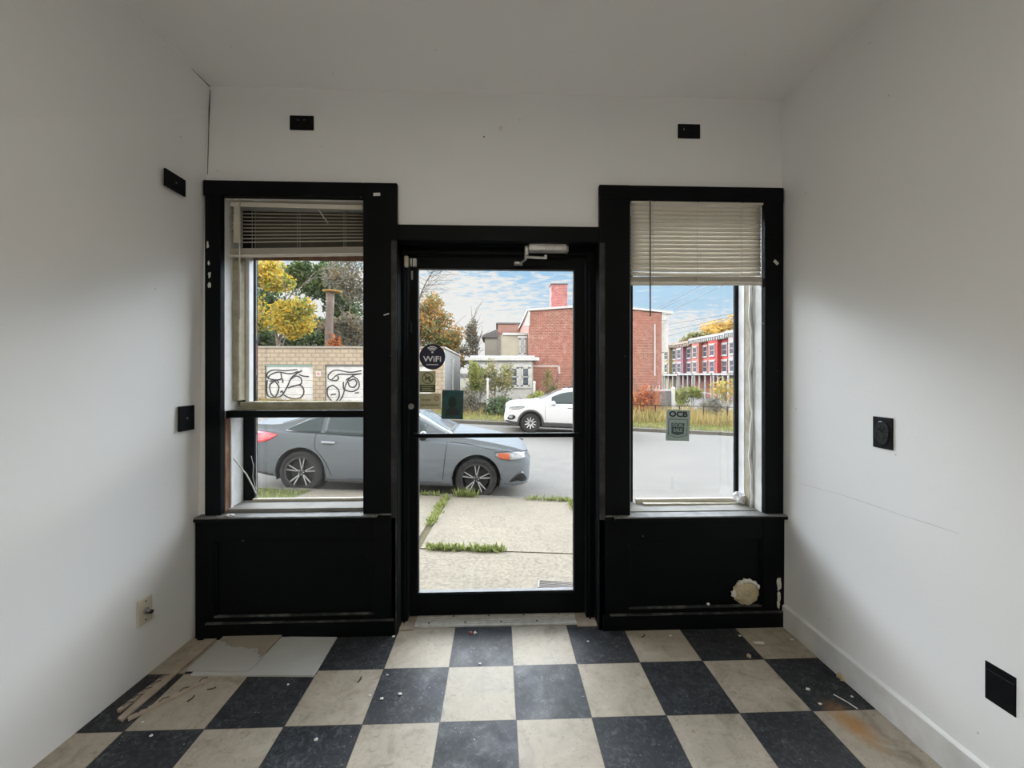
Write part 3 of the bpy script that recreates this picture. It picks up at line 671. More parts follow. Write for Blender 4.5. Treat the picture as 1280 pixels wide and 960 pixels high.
# little litter
def litter(name, label, cat, u, v, r, mt, seed, group=None, jit=.7):
    q = at_z(u, v, 0); q.z = r[2] * .8
    return tag(MB().ball(q, r, 10, 6, jit, seed).build(name, mt), label, cat, group)
litter('cotton_ball', 'white round cotton like ball at the foot of the right wainscot', 'cotton ball', 912, 783, (.018, .016, .016), M['chip'], 1, None, .25)
litter('foam_chunk', 'cream foam chunk on the floor against the right baseboard', 'foam chunk', 1054, 849, (.026, .018, .014), M['sprayfoam'], 2)
litter('curled_flake', 'curled pale flake on the white tile near the right wainscot', 'flake', 949, 804, (.030, .011, .004), M['chip'], 4)
litter('plaster_crumb', 'grey brown crumb where four tiles meet near the right wainscot', 'crumb', 936, 821.5, (.010, .009, .008), M['wood'], 5)
litter('candy_piece', 'tiny red bit on the dark tile in front of the threshold', 'crumb', 588, 792, (.010, .008, .007), mat('red_bit', (.25, .07, .06), .6), 6)
litter('candy_piece', 'tiny white bit beside the red bit in front of the threshold', 'crumb', 594, 792.5, (.010, .008, .008), M['chip'], 7)
q0, q1 = at_z(1042, 868, .002), at_z(1072, 886, .002)
tag(MB().tube([q0, (q0 + q1) / 2 + Vector((.004, 0, 0)), q1], .0025, 5).build('white_splinter', M['chip']), 'thin white splinter on the dark tile beside the right baseboard', 'splinter')
for k, (u, v) in enumerate(((484, 844), (477, 874), (1025, 880), (1065, 871), (990, 800), (925, 775 + 20), (735, 802), (760, 788), (220, 868), (189, 920), (178, 903), (492, 776 + 20), (462, 870), (360, 856), (1010, 862), (838, 795), (1060, 832 + 20), (500, 868), (395, 925), (600, 830))):
    s = .004 + .003 * ((k * 37) % 10) / 10
    litter('paint_chip', 'tiny white paint chip lying on the checkerboard floor', 'paint chip', u, v, (s * 1.3, s, s * .5), M['chip'], 40 + k, 'white paint chips on the floor')
for u, v, r in ((265, 861, .2), (240, 873, 1.1), (805, 795, .5), (451, 849, 1.2)):
    q = at_z(u, v, .002)
    tag(MB().tube([q + Vector((-.018 * math.cos(r), -.018 * math.sin(r), 0)), q, q + Vector((.014 * math.cos(r + .5), .014 * math.sin(r + .5), .001))], .003, 5).build('dark_splinter', M['nail']), 'small dark splinter lying on a white floor tile', 'splinter', 'dark splinters on the floor')

# cracks and a seam in the old wall paint
m = MB(); P = [at(u, v, WY - .004) for u, v in ((263, 112), (261.5, 135), (260.5, 160), (259.5, 185), (258.5, 218))]
for p in P: p.x = max(p.x, left_x(WY, p.z) + .003)
tag(m.tube(P, [.0012, .003, .0016, .002, .0012], 5).build('paint_crack', M['nail']), 'thin dark crack running down the left corner beside the front wall', 'crack')
P = [on_left(u, v) for u, v in ((240, 86.5), (248, 95), (255, 102), (262, 109))]
for p in P: p.z = CH - .003
tag(MB().tube(P, [.001, .0018, .002, .003], 5).build('paint_crack', M['nail']), 'thin dark crack along the top edge of the left wall at the corner', 'crack')
P = [at_x(u, v, RX0 + .006) for u, v in ((1000, 604), (1022, 610), (1048, 617), (1085, 629), (1125, 643), (1160, 654), (1200, 667))]
for p in P: p.x = RX0 + (RX1 - RX0) * p.z / CH
tag(MB().tube(P, [.0006, .0012, .0007, .001, .0007, .0012, .0006], 5).build('paint_seam', mat('darker_seam_paint', (.50, .50, .49), .7)), 'faint sagging seam line across the right wall below the glossy black outlet', 'seam')  # thin seam line in slightly darker wall paint
# ================================================================== OUTSIDE: GROUND
SL = -.05                                            # the street falls towards the right
def clampx(x): return max(-40, min(60, x))
def gz(x, y):
    s = SL * clampx(x)
    if y < 6.25: return -.10 - (.37 / 3.8) * max(0, y - 2.45) + s
    if y < 16.3: return -.6275 + s
    return -.50 + s + .012 * min(y - 16.3, 30)
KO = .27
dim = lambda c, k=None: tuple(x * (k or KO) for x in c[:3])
def concrete_mat(name, c, c2, seam=False):
    c, c2 = dim(c), dim(c2)
    m, nt, b = new_mat(name); oc = objco(nt)
    n1 = noise(nt, oc, 1.3, 5); n2 = noise(nt, oc, 34, 5, .8); n3 = noise(nt, oc, 7, 5, .7)
    col = mix_c(nt, ramp(nt, n1, [(.3, 0.), (.75, 1.)]), c, c2)
    col = mix_c(nt, ramp(nt, n2, [(.44, 0.), (.60, .8)]), col, tuple(x * .42 for x in c[:3]))
    col = mix_c(nt, ramp(nt, n3, [(.6, 0.), (.8, .35)]), col, tuple(x * .6 for x in c[:3]))
    lk(nt, col, b.inputs['Base Color']); b.inputs['Roughness'].default_value = .9; b.inputs['Specular IOR Level'].default_value = .12
    bump(nt, b, n2, .25, .004); return m
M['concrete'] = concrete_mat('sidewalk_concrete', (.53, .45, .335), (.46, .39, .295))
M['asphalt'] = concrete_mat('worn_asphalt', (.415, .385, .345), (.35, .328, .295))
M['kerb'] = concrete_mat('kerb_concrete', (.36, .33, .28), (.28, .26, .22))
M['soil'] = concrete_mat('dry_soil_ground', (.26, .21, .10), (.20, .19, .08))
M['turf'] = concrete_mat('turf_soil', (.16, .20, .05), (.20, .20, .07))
def patch(xs, ys, mt, name, label, cat, lift=0, zf=gz, skirt=.15):
    m = MB(); m.grid([[Vector((x, y, zf(x, y) + lift)) for x in xs] for y in ys])
    return struct(m.build(name, mt), label, cat)
lin = lambda a, b, n: [a + (b - a) * k / n for k in range(n + 1)]
def slabpatch(name, label, x0, x1, y0, y1, mt, th=.16, lift=0):
    e = .0005; m = MB(); xs = lin(x0, x1, 6); ys = lin(y0, min(y1, 6.2499), 3)
    top = [[Vector((x, y, gz(x, y) + lift)) for x in xs] for y in ys]; m.grid(top)
    for r in ((top[0]), (top[-1])): m.grid([r, [p - Vector((0, 0, th)) for p in r]])
    for i in (0, -1): m.grid([[r[i] for r in top], [r[i] - Vector((0, 0, th)) for r in top]])
    return struct(m.build(name, mt), label, 'sidewalk')
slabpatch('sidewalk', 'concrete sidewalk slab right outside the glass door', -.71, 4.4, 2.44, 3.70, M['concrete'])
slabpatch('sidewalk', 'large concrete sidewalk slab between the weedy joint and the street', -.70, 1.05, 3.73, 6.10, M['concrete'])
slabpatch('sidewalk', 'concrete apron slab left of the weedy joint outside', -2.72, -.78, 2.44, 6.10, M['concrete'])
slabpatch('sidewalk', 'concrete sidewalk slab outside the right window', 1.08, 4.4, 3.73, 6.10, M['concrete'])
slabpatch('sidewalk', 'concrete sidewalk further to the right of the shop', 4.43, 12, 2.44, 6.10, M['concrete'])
m = MB(); P = lambda x, y, dz=0: Vector((x, y, gz(x, min(y, 6.249)) + dz))
for i in range(12):
    a, b = -14 + i * 2.2, -14 + (i + 1) * 2.2 - .01
    m.hexa([P(a, 6.10, -.2), P(b, 6.10, -.2), P(b, 6.25, -.3), P(a, 6.25, -.3)], [P(a, 6.10, .004), P(b, 6.10, .004), P(b, 6.25, .0), P(a, 6.25, .0)])
struct(m.build('kerb', M['kerb'], bevel=.015), 'concrete kerb in front of the shop', 'kerb')
patch([-14, -10, -6, -2.7], lin(2.44, 6.10, 3), M['turf'], 'lawn_soil', 'soil under the grass strip left of the concrete apron', 'ground', -.01)
patch([-.79, -.69], lin(2.44, 6.10, 3), M['soil'], 'joint_soil', 'soil in the long sidewalk joint', 'ground', -.02)
patch(lin(-.75, 4.4, 4), [3.69, 3.74], M['turf'], 'joint_soil', 'soil in the cross sidewalk joint', 'ground', -.02)
patch([1.04, 1.09], lin(3.7, 6.10, 3), M['soil'], 'joint_soil', 'soil in the right sidewalk joint', 'ground', -.02)
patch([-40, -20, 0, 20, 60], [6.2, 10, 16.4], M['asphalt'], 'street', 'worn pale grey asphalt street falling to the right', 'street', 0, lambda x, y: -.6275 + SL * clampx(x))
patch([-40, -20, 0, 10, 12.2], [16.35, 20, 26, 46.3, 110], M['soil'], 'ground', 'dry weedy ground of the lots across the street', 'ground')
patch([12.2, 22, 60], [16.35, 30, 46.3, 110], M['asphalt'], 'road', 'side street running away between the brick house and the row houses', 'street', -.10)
m = MB()
for i in range(16):
    a, b = -30 + i * 2.6, -30 + (i + 1) * 2.6 - .01; Q = lambda x, y, dz: Vector((x, y, -.6275 + SL * clampx(x) + dz))
    m.hexa([Q(a, 16.25, -.1), Q(b, 16.25, -.1), Q(b, 16.42, -.1), Q(a, 16.42, -.1)], [Q(a, 16.25, .125), Q(b, 16.25, .125), Q(b, 16.42, .13), Q(a, 16.42, .13)])
struct(m.build('kerb', M['kerb'], bevel=.015), 'concrete kerb on the far side of the street', 'kerb')
# drain cover set in the slab by the door
a = [at_z(u, v, -.172) for u, v in ((673, 726), (719, 727), (719, 738), (672, 737))]
dg_ = MB().prism([Vector((p.x, p.y, gz(p.x, p.y) - .004)) for p in a], (0, 0, .012))
for k in range(5):
    f = (k + .5) / 5; p, q = a[0].lerp(a[3], f), a[1].lerp(a[2], f)
    dg_.tube([Vector((p.x + .01, p.y, gz(p.x, p.y) + .010)), Vector((q.x - .01, q.y, gz(q.x, q.y) + .010))], .004, 5)
tag(dg_.build('drain_cover', mat('dull_iron', (.10, .09, .08), .7, c2=(.14, .12, .1), scale=30)), 'dull rectangular iron cover in the sidewalk outside the door', 'drain cover')

# ================================================================== PLANTS
def leaf_mat(name, cols, scale=.8, rough=.7):
    cols = [dim(c, .62 if name.startswith('yellow') else .5) for c in cols]
    m, nt, b = new_mat(name); oc = objco(nt)
    geo = nd(nt, 'ShaderNodeNewGeometry'); r = geo.outputs['Random Per Island']
    f = math_n(nt, 'ADD', math_n(nt, 'MULTIPLY', noise(nt, oc, scale, 2), .75), math_n(nt, 'MULTIPLY', r, .4)); f = math_n(nt, 'SUBTRACT', f, .08)
    n = len(cols); lk(nt, ramp(nt, f, [(.25 + .5 * i / max(1, n - 1), c) for i, c in enumerate(cols)]), b.inputs['Base Color'])
    b.inputs['Roughness'].default_value = rough; b.inputs['Specular IOR Level'].default_value = .15
    b.inputs['Subsurface Weight'].default_value = 0
    tl = nd(nt, 'ShaderNodeBsdfTranslucent'); lk(nt, b.inputs['Base Color'].links[0].from_socket, tl.inputs[0])
    mx = nd(nt, 'ShaderNodeMixShader'); mx.inputs[0].default_value = .35; lk(nt, b.outputs[0], mx.inputs[1]); lk(nt, tl.outputs[0], mx.inputs[2])
    lk(nt, mx.outputs[0], nt.nodes['Material Output'].inputs[0]); return m
YEL, YEL2, ORA, GRN, DGRN, GRY, RED, LIM, DRY = (.62, .42, .05), (.55, .46, .12), (.55, .25, .06), (.13, .19, .05), (.05, .09, .05), (.20, .19, .16), (.50, .12, .05), (.34, .38, .09), (.48, .38, .15)
M['lf_yellow'] = leaf_mat('yellow_autumn_leaves', [GRN, LIM, YEL, YEL, (.70, .50, .10)], .55)
M['lf_green'] = leaf_mat('dark_green_leaves', [DGRN, DGRN, GRN, (.17, .21, .10)], .5)
M['lf_mixed'] = leaf_mat('green_orange_leaves', [GRN, (.2, .24, .1), ORA, (.55, .33, .10)], .35)
M['lf_grey'] = leaf_mat('greyish_fading_leaves', [(.10, .12, .09), GRY, (.26, .23, .17), (.36, .26, .12)], .6)
M['lf_lime'] = leaf_mat('lime_shrub_leaves', [GRN, LIM, LIM, YEL2], 1.2)
M['lf_olive'] = leaf_mat('olive_shrub_leaves', [(.10, .13, .05), (.25, .26, .09), (.38, .33, .14), YEL2], 1.5)
M['lf_red'] = leaf_mat('red_sumac_leaves', [(.38, .10, .05), RED, (.58, .22, .08), ORA], 1.3)
M['lf_gold'] = leaf_mat('golden_hill_leaves', [(.5, .36, .08), (.75, .42, .10), (.9, .58, .12), (.95, .68, .2)], .12)
M['weed'] = leaf_mat('dry_gold_weeds', [(.20, .22, .06), DRY, (.56, .42, .16), (.40, .30, .12)], 1.1)
M['grass'] = leaf_mat('bright_green_grass', [(.16, .20, .05), (.26, .30, .08), (.36, .38, .14)], 3)
M['bark'] = mat('grey_brown_bark', (.085, .065, .05), .9, c2=(.14, .11, .095), scale=9, bmp=.6, bscale=30)
M['twig'] = mat('grey_twig', (.07, .06, .055), .9)
def leaves(mb, c, r, n, size, rd, shell=.55, lumps=9):
    c = Vector(c); L = []
    for k in range(lumps):
        d = Vector((rd.gauss(0, 1), rd.gauss(0, 1), rd.gauss(0, 1))).normalized() * rd.uniform(.25, .72)
        L.append((Vector((d.x * r[0], d.y * r[1], d.z * r[2])), rd.uniform(.30, .5)))
    for k in range(n):
        o, s = L[k % lumps]
        d = Vector((rd.gauss(0, 1), rd.gauss(0, 1), rd.gauss(0, 1))).normalized() * (rd.random() ** shell) * s
        p = c + o + Vector((d.x * r[0], d.y * r[1], d.z * r[2]))
        a = Vector((rd.gauss(0, 1), rd.gauss(0, 1), rd.gauss(0, 1))).normalized(); b = a.orthogonal().normalized(); q = size * rd.uniform(.6, 1.3)
        mb.add([p - a * q, p + b * q * .55, p + a * q, p - b * q * .55], [(0, 1, 2, 3)])
    return mb
def branches(mb, p, d, L, r, depth, rd, spread=.55, up=.15):
    pts, rs = [p], [r]; q = p
    for k in range(3):
        d = (d + Vector((rd.gauss(0, .12), rd.gauss(0, .12), rd.gauss(0, .06) + up * .3))).normalized(); q = q + d * L / 3; pts.append(q); rs.append(r * (1 - .17 * (k + 1)))
    mb.tube(pts, rs, 5 if depth > 1 else 3, cap=False)
    if depth > 0:
        for k in range(3 if depth > 1 else 4):
            s = pts[1 + (k % 3)]; dd = (d + Vector((rd.gauss(0, spread), rd.gauss(0, spread), rd.gauss(0, spread * .6) + up))).normalized()
            branches(mb, s, dd, L * rd.uniform(.5, .75), r * .5, depth - 1, rd, spread, up)
def tree(name, label, x, y, h, cr, blobs, lm, seed, n=2600, size=.22, depth=3, group=None, trunk=.2):
    """blobs: (dx, dy, z above base, rx, ry, rz, share)"""
    rd = random.Random(seed); z0 = gz(x, y) - .1
    t = thing(name, label, 'tree', (x, y, z0), group)
    m = MB(); branches(m, Vector((x, y, z0)), Vector((0, 0, 1)), h * .52, trunk, depth, rd); m.build('trunk', M['bark'], t, smooth=True, fix=False)
    m = MB()
    for dx, dy, z, rx, ry, rz, sh in blobs: leaves(m, (x + dx, y + dy, z0 + z), (rx, ry, rz), int(n * sh), size, rd)
    m.build('crown', lm, t, fix=False); return t
# trees behind the garages (seen through the left window)
p = at(345, 385, 32.5); tree('yellow_tree', 'bright yellow autumn tree behind the garages at the left of the left window', p.x - .3, 32.5, 9, 3, ((0, 0, 8.3, 2.9, 1.6, 2.0, 1.), (1.8, -.3, 5.6, 2.9, 1.4, 2.0, 1.), (-2.4, .3, 5.4, 2.3, 1.4, 2.2, .8)), M['lf_yellow'], 1, 3400, .15)
p = at(390, 380, 43); tree('evergreen_tree', 'dark green tree behind the yellow tree and the garages', p.x, 43, 11, 3, ((0, 0, 10.4, 4.4, 2, 3.3, 1.), (1.3, 0, 6.2, 4.5, 2, 2.9, 1.), (-5.6, 1, 7.8, 3.8, 2, 3.7, .8), (2.8, 0, 9.7, 2.7, 1.5, 2.9, .6), (-3.3, -2, 3.6, 4.4, 1.5, 2, .7), (4.4, -2, 3.6, 4.4, 1.5, 2, .7)), M['lf_green'], 2, 3200, .22)
p = at(440, 380, 36); tree('fading_tree', 'greyish half bare tree behind the garages at the right of the left window', p.x, 36, 10, 3, ((0, 0, 9, 2.8, 1.8, 2.9, .9), (1.2, 0, 5.2, 2.8, 1.8, 2.4, .9), (-1.6, -.3, 4.8, 1.3, .9, 1.2, .3)), M['lf_grey'], 3, 2600, .14, 4)
p = at(412, 400, 31); t = thing('tree_trunk', 'flat topped grey brown bare tree trunk rising behind the garages', 'tree trunk', (p.x, 31, 0)); zt = at(412, 366, 31).z
rd = random.Random(9)
MB().tube([(p.x + .05 * math.sin(k), 31, -.6 + (zt + .6) * k / 8) for k in range(9)], [.42, .40, .36, .33, .31, .29, .26, .28, .30], 10).build('trunk_shaft', mat('brown_trunk', (.06, .042, .034), .9, c2=(.10, .075, .062), scale=5), t, smooth=True)
MB().lathe([(.05, zt), (.62, zt + .05), (.72, zt + .14), (.3, zt + .21), (.0005, zt + .22)], 14, c=(p.x + .2, 31, 0)).build('top_cap', mat('ochre_wood_top', (.45, .28, .10), .8), t, smooth=False)
m = MB(); leaves(m, (p.x + .5, 30.7, 3.5), (.7, .5, 1.5), 300, .13, rd); m.build('ivy', M['lf_red'], t, fix=False)
# trees seen through the door, right of the garages
p = at(545, 410, 33); tree('orange_green_tree', 'tall green and orange tree behind the garage side wall', p.x, 33, 9, 3, ((-.8, 0, 6.2, 2.4, 2, 2.2, .9), (.5, 0, 4.6, 2.3, 2, 2.0, .8), (-1.8, 0, 4.0, 1.8, 1.5, 1.7, .6), (1.3, 0, 3.6, 1.5, 1.5, 1.5, .5)), M['lf_mixed'], 5, 2600, .15)
p = at(592, 420, 40); tree('fading_tree', 'thin grey green tree between the orange tree and the beige house', p.x, 40, 7, 2, ((0, 0, 5.4, 1.3, 1.1, 2.2, .6), (-1.2, 0, 3.6, 1.6, 1.2, 1.6, .5)), M['lf_grey'], 6, 1500, .15, 3)
# bare twigs reaching over the door view from a street tree
t = thing('bare_tree', 'bare street tree with thin twigs at the top left of the door glass', 'tree', (-3.1, 11.6 + 5.2, gz(-3.1, 16.8)))
m = MB(); rd = random.Random(4); b0 = at(519, 392, 16.8); m.tube([(-3.75, 16.8, -.4), (-3.72, 16.8, 1.6), b0], [.09, .07, .045], 7)
e = at(533, 352, 16.8); m.tube([b0, at(527, 365, 16.8), e, at(542, 338, 16.8), at(550, 322, 16.8)], [.04, .03, .022, .015, .008], 5); m.build('trunk', M['twig'], t)
m = MB()
for k in range(26):
    s = at(524 + (k % 9) * 2.4, 372 - (k % 9) * 5.2, 16.8); dd = Vector((rd.uniform(.2, 1), rd.uniform(-.3, .3), rd.uniform(-.15, .7))) * (1 if k % 4 else -1)
    if dd.z < 0: dd.z *= -.6
    branches(m, s, dd.normalized(), rd.uniform(.45, .95), .009, 2, rd, .5, .08)
m.build('twigs', M['twig'], t, fix=False)
# shrubs in the lot
def shrub(name, label, u, v0, v1, w_px, y, lm, seed, n=900, size=.085, lumps=9, stems=5, cat='shrub'):
    a = at(u, v1, y); b = at(u, v0, y); w = w_px / F_PX * y / 2; h = (b.z - a.z); rd = random.Random(seed)
    z0 = gz(a.x, y) - .03; t = thing(name, label, cat, (a.x, y, z0))
    m = MB()
    for k in range(stems): branches(m, Vector((a.x + rd.uniform(-.3, .3) * w, y + rd.uniform(-.3, .3) * w, z0)), Vector((rd.uniform(-.5, .5), rd.uniform(-.5, .5), 1)).normalized(), (b.z - z0) * .55, .022, 2, rd, .45)
    m.build('stem', M['twig'], t, fix=False)
    m = MB(); leaves(m, (a.x, y, (a.z + b.z) / 2), (w, w * .8, h / 2 * 1.1), n, size, rd, .6, lumps); m.build('foliage', lm, t, fix=False)
    return t
shrub('olive_shrub', 'tall olive shrub in front of the white porch', 622, 443, 503, 46, 21.5, M['lf_olive'], 11, 1500, .075, 12)
shrub('lime_shrub', 'light green shrub left of the porch next to the garage wall', 597, 447, 500, 44, 22.5, M['lf_lime'], 12, 1400, .08, 11)
shrub('lime_shrub', 'low yellow green shrub behind the hood of the white car', 668, 486, 512, 40, 19.6, M['lf_lime'], 13, 900, .07, 9)
shrub('green_hedge', 'dense green brush below the porch across the street', 626, 492, 524, 66, 18.6, M['lf_green'], 14, 1500, .07, 14, 6)
shrub('brown_brush', 'brown dry brush at the foot of the garage side wall', 588, 484, 524, 34, 18.9, M['lf_grey'], 15, 1000, .07, 9)
shrub('tan_bush', 'feathery tan green bush against the brick house wall', 688, 462, 505, 32, 24.5, M['lf_olive'], 16, 900, .06, 9)
shrub('sumac_bush', 'red leaved bush in front of the brick wall in the right window', 806, 468, 524, 60, 20.5, M['lf_red'], 17, 1300, .075, 12, 7)
shrub('green_bush', 'rounded green bush behind the fence in front of the row houses', 858, 478, 512, 42, 24, M['lf_lime'], 18, 1100, .09, 11)
shrub('yellow_sapling', 'loose yellow leaved sapling before the red row houses', 905, 462, 508, 46, 23, M['lf_yellow'], 19, 620, .08, 10)
shrub('grey_brush', 'grey twiggy brush at the fence before the red row houses', 890, 492, 522, 50, 20, M['lf_grey'], 20, 900, .06, 9)
# strips nobody could count
def blades(name, label, pts_fn, n, h, w, mt, seed, lean=.4, cat='grass'):
    rd = random.Random(seed); m = MB()
    for k in range(n):
        p = pts_fn(rd)
        if p is None: continue
        a = rd.uniform(0, 2 * PI); hh = h * rd.uniform(.5, 1.2); d = Vector((math.cos(a), math.sin(a), 0)); l = Vector((rd.gauss(0, lean), rd.gauss(0, lean), 1)).normalized() * hh
        m.add([p - d * w, p + d * w, p + l * .6 + d * w * .7, p + l], [(0, 1, 2, 3)])
    o = m.build(name, mt, fix=False); return tag(o, label, cat, kind='stuff')
def strip(x0, x1, y0, y1):
    def f(rd):
        x, y = rd.uniform(x0, x1), rd.uniform(y0, y1); return Vector((x, y, gz(x, y) - .02))
    return f
blades('grass', 'bright green grass strip outside the left window', strip(-9, -2.74, 4.2, 6.08), 11000, .07, .006, M['grass'], 1)
blades('grass', 'green and golden grass verge along the far kerb', strip(-9, 17, 16.45, 18.2), 9000, .16, .014, leaf_mat('verge_grass', [(.2, .26, .06), (.32, .34, .10), (.50, .42, .16)], .9), 2)
blades('weeds', 'tall golden weeds in the lot behind the far verge', strip(2, 17, 18.0, 22.5), 6500, .75, .018, M['weed'], 3, .3, 'weeds')
blades('weeds', 'low golden weeds along the foot of the garages', strip(-16, 2, 17.6, 20.6), 3500, .28, .016, M['weed'], 5, .35, 'weeds')
def weed(name, label, pts, n, h, seed, w=.008):
    rd = random.Random(seed); c = sum(pts, Vector()) / len(pts); m = MB()
    for k in range(n):
        i = rd.randrange(len(pts) - 1); p = pts[i].lerp(pts[i + 1], rd.random()) + Vector((rd.gauss(0, .02), rd.gauss(0, .02), 0))
        p.z = gz(p.x, min(p.y, 6.2)) - .01
        a = rd.uniform(0, 2 * PI); d = Vector((math.cos(a), math.sin(a), 0)); l = Vector((rd.gauss(0, .6), rd.gauss(0, .6), 1)).normalized() * h * rd.uniform(.4, 1.2)
        m.add([p, p + l * .5 + d * w, p + l, p + l * .5 - d * w], [(0, 1, 2, 3)])
    return tag(m.build(name, M['grass'], fix=False), label, 'weed')
weed('joint_weed', 'low leafy green weeds in the cross joint of the sidewalk', [Vector((x, 3.715, 0)) for x in (-.62, -.45, -.3, -.12, .04)], 420, .075, 1, .013)
weed('joint_weed', 'green grass growing along the long joint left of the door view', [Vector((-.74, y, 0)) for y in (4.5, 5.2, 5.5, 5.8, 6.0)], 420, .085, 2, .012)
weed('kerb_weed', 'weed tuft at the kerb before the grey car front wheel', [Vector((x, 6.08, 0)) for x in (-.62, -.45, -.34)], 110, .15, 3, .01)
weed('kerb_weed', 'weed tufts at the kerb right of the grey car', [Vector((x, 6.05, 0)) for x in (.4, .7, .95, 1.1)], 170, .10, 4, .01)
weed('joint_weed', 'grass tuft in the right sidewalk joint near the kerb', [Vector((1.06, y, 0)) for y in (5.2, 5.6, 5.9)], 200, .10, 5, .009)
weed('kerb_weed', 'small weeds at the kerb left of the long joint', [Vector((x, 6.08, 0)) for x in (-1.15, -1.0, -.85)], 90, .09, 6, .009)

# ================================================================== BUILDINGS
def brick_mat(name, c1, c2, mortar, bw=.21, bh=.075, ms=.012, rough=.85):
    c1, c2, mortar = dim(c1, .6), dim(c2, .6), dim(mortar, .6)
    m, nt, b = new_mat(name); oc = objco(nt); s = nd(nt, 'ShaderNodeSeparateXYZ'); lk(nt, oc, s.inputs[0])
    cb = nd(nt, 'ShaderNodeCombineXYZ'); lk(nt, math_n(nt, 'ADD', s.outputs[0], s.outputs[1]), cb.inputs[0]); lk(nt, s.outputs[2], cb.inputs[1])
    br = nd(nt, 'ShaderNodeTexBrick'); lk(nt, cb.outputs[0], br.inputs['Vector'])
    br.inputs['Color1'].default_value = c4(c1); br.inputs['Color2'].default_value = c4(c2); br.inputs['Mortar'].default_value = c4(mortar)
    br.inputs['Scale'].default_value = 1; br.inputs['Mortar Size'].default_value = ms; br.inputs['Brick Width'].default_value = bw; br.inputs['Row Height'].default_value = bh
    n1 = noise(nt, oc, .45, 5); n2 = noise(nt, oc, 3.2, 6, .7)
    col = mix_c(nt, ramp(nt, n1, [(.35, 0.), (.7, .5)]), br.outputs['Color'], tuple(x * 1.15 for x in c2[:3])); col = mix_c(nt, ramp(nt, n2, [(.52, 0.), (.68, .55)]), col, tuple(x * .5 for x in c1[:3])); col = mix_c(nt, ramp(nt, n2, [(.32, .6), (.46, 0.)]), col, tuple(min(1, x * 1.5) for x in mortar[:3]))
    lk(nt, col, b.inputs['Base Color']); b.inputs['Roughness'].default_value = rough; return m
M['brick'] = brick_mat('red_brick', (.215, .050, .032), (.325, .105, .073), (.38, .25, .20), .30, .11, .02)
M['brick2'] = brick_mat('old_red_brick', (.27, .10, .075), (.38, .17, .13), (.40, .30, .25), .30, .11, .02)
M['cmu'] = brick_mat('tan_block_wall', (.36, .29, .21), (.44, .36, .265), (.20, .155, .11), .41, .205, .03)
M['greyblock'] = brick_mat('grey_block_wall', (.15, .15, .145), (.19, .19, .185), (.11, .11, .11), .41, .205, .014)
M['trimwhite'] = mat('white_house_trim', (.34, .34, .33), .6, c2=(.28, .28, .275), scale=3)
M['stucco'] = mat('beige_stucco', (.27, .245, .19), .85, c2=(.22, .20, .155), scale=2)
M['roofdark'] = mat('dark_roof', (.06, .06, .065), .8, c2=(.1, .1, .1), scale=8)
M['pane'] = mat('dark_window_glass', (.03, .04, .05), .08, spec=.8)
M['doorwhite'] = mat('white_garage_door', (.37, .368, .36), .55, c2=(.30, .30, .29), scale=4)
M['spray'] = mat('black_spray_paint', (.012, .011, .016), .6)
def bpart(parent, name, mt, boxes, bevel=0):
    m = MB()
    for b in boxes: m.box(*b)
    return m.build(name, mt, parent, bevel=bevel)
def wnd(parent, c, w, h, axis='y', mt=None, mull=True):
    """sash window: frame part with its pane as sub-part"""
    m = MB(); f = .09; x, y, z = c
    def B(mb, a0, a1, z0, z1, o0, o1):
        if axis == 'y': mb.box(x + a0, x + a1, y - o1, y - o0, z + z0, z + z1)
        else: mb.box(x - o1, x - o0, y + a0, y + a1, z + z0, z + z1)
    for a0, a1, z0, z1 in ((-w / 2, w / 2, h / 2 - f, h / 2), (-w / 2, w / 2, -h / 2, -h / 2 + f), (-w / 2, -w / 2 + f, -h / 2, h / 2), (w / 2 - f, w / 2, -h / 2, h / 2), (-w / 2, w / 2, -.03, .03)): B(m, a0, a1, z0, z1, -.05, .07)
    B(m, -w / 2 - .12, w / 2 + .12, h / 2, h / 2 + .16, -.05, .1); B(m, -w / 2 - .08, w / 2 + .08, -h / 2 - .1, -h / 2, -.05, .12)
    fr = m.build('window', mt or M['trimwhite'], parent)
    m = MB(); B(m, -w / 2 + f, w / 2 - f, -h / 2 + f, h / 2 - f, -.04, .02); m.build('pane', M['pane'], fr); return fr
# --- garages
gy = 21.0; gx1 = at(555, 450, gy).x; gx0 = -17; gt = at(400, 435, gy).z
ga = thing('garage_block', 'low tan block garage row with graffiti covered white doors across the street', 'building', (-9, gy, gz(-9, gy)))
doors = []
for k in range(4):
    c = at(361, 480, gy).x + (k - 1) * (at(436, 480, gy).x - at(361, 480, gy).x); doors.append(c)
dw = (at(391, 480, gy).x - at(331, 480, gy).x) / 2; dt = at(361, 455.5, gy).z
m = MB(); xs = [gx0]
for c in doors: xs += [c - dw, c + dw]
xs.append(gx1)
for i in range(0, len(xs), 2): m.box(xs[i], xs[i + 1], gy, gy + .25, -1.2, gt)
for c in doors: m.box(c - dw, c + dw, gy, gy + .25, dt, gt)
m.build('front_wall', M['cmu'], ga)
bpart(ga, 'side_wall', M['greyblock'], [(gx1 - .25, gx1, gy + .25, 30, -1.2, gt)])
bpart(ga, 'roof', M['roofdark'], [(gx0, gx1 - .25, gy + .25, 30, gt - .3, gt - .1)])
m = MB(); m.box(gx0, gx1 + .05, gy - .06, gy + .3, gt, gt + .09); m.box(gx1 - .3, gx1 + .05, gy + .3, 30, gt, gt + .09); m.build('coping', mat('pale_coping', (.2, .18, .15), .8), ga)
bpart(ga, 'downpipe', M['trimwhite'], [(gx1 + .0, gx1 + .1, gy + 3.6, gy + 3.75, -1, gt - .4)])
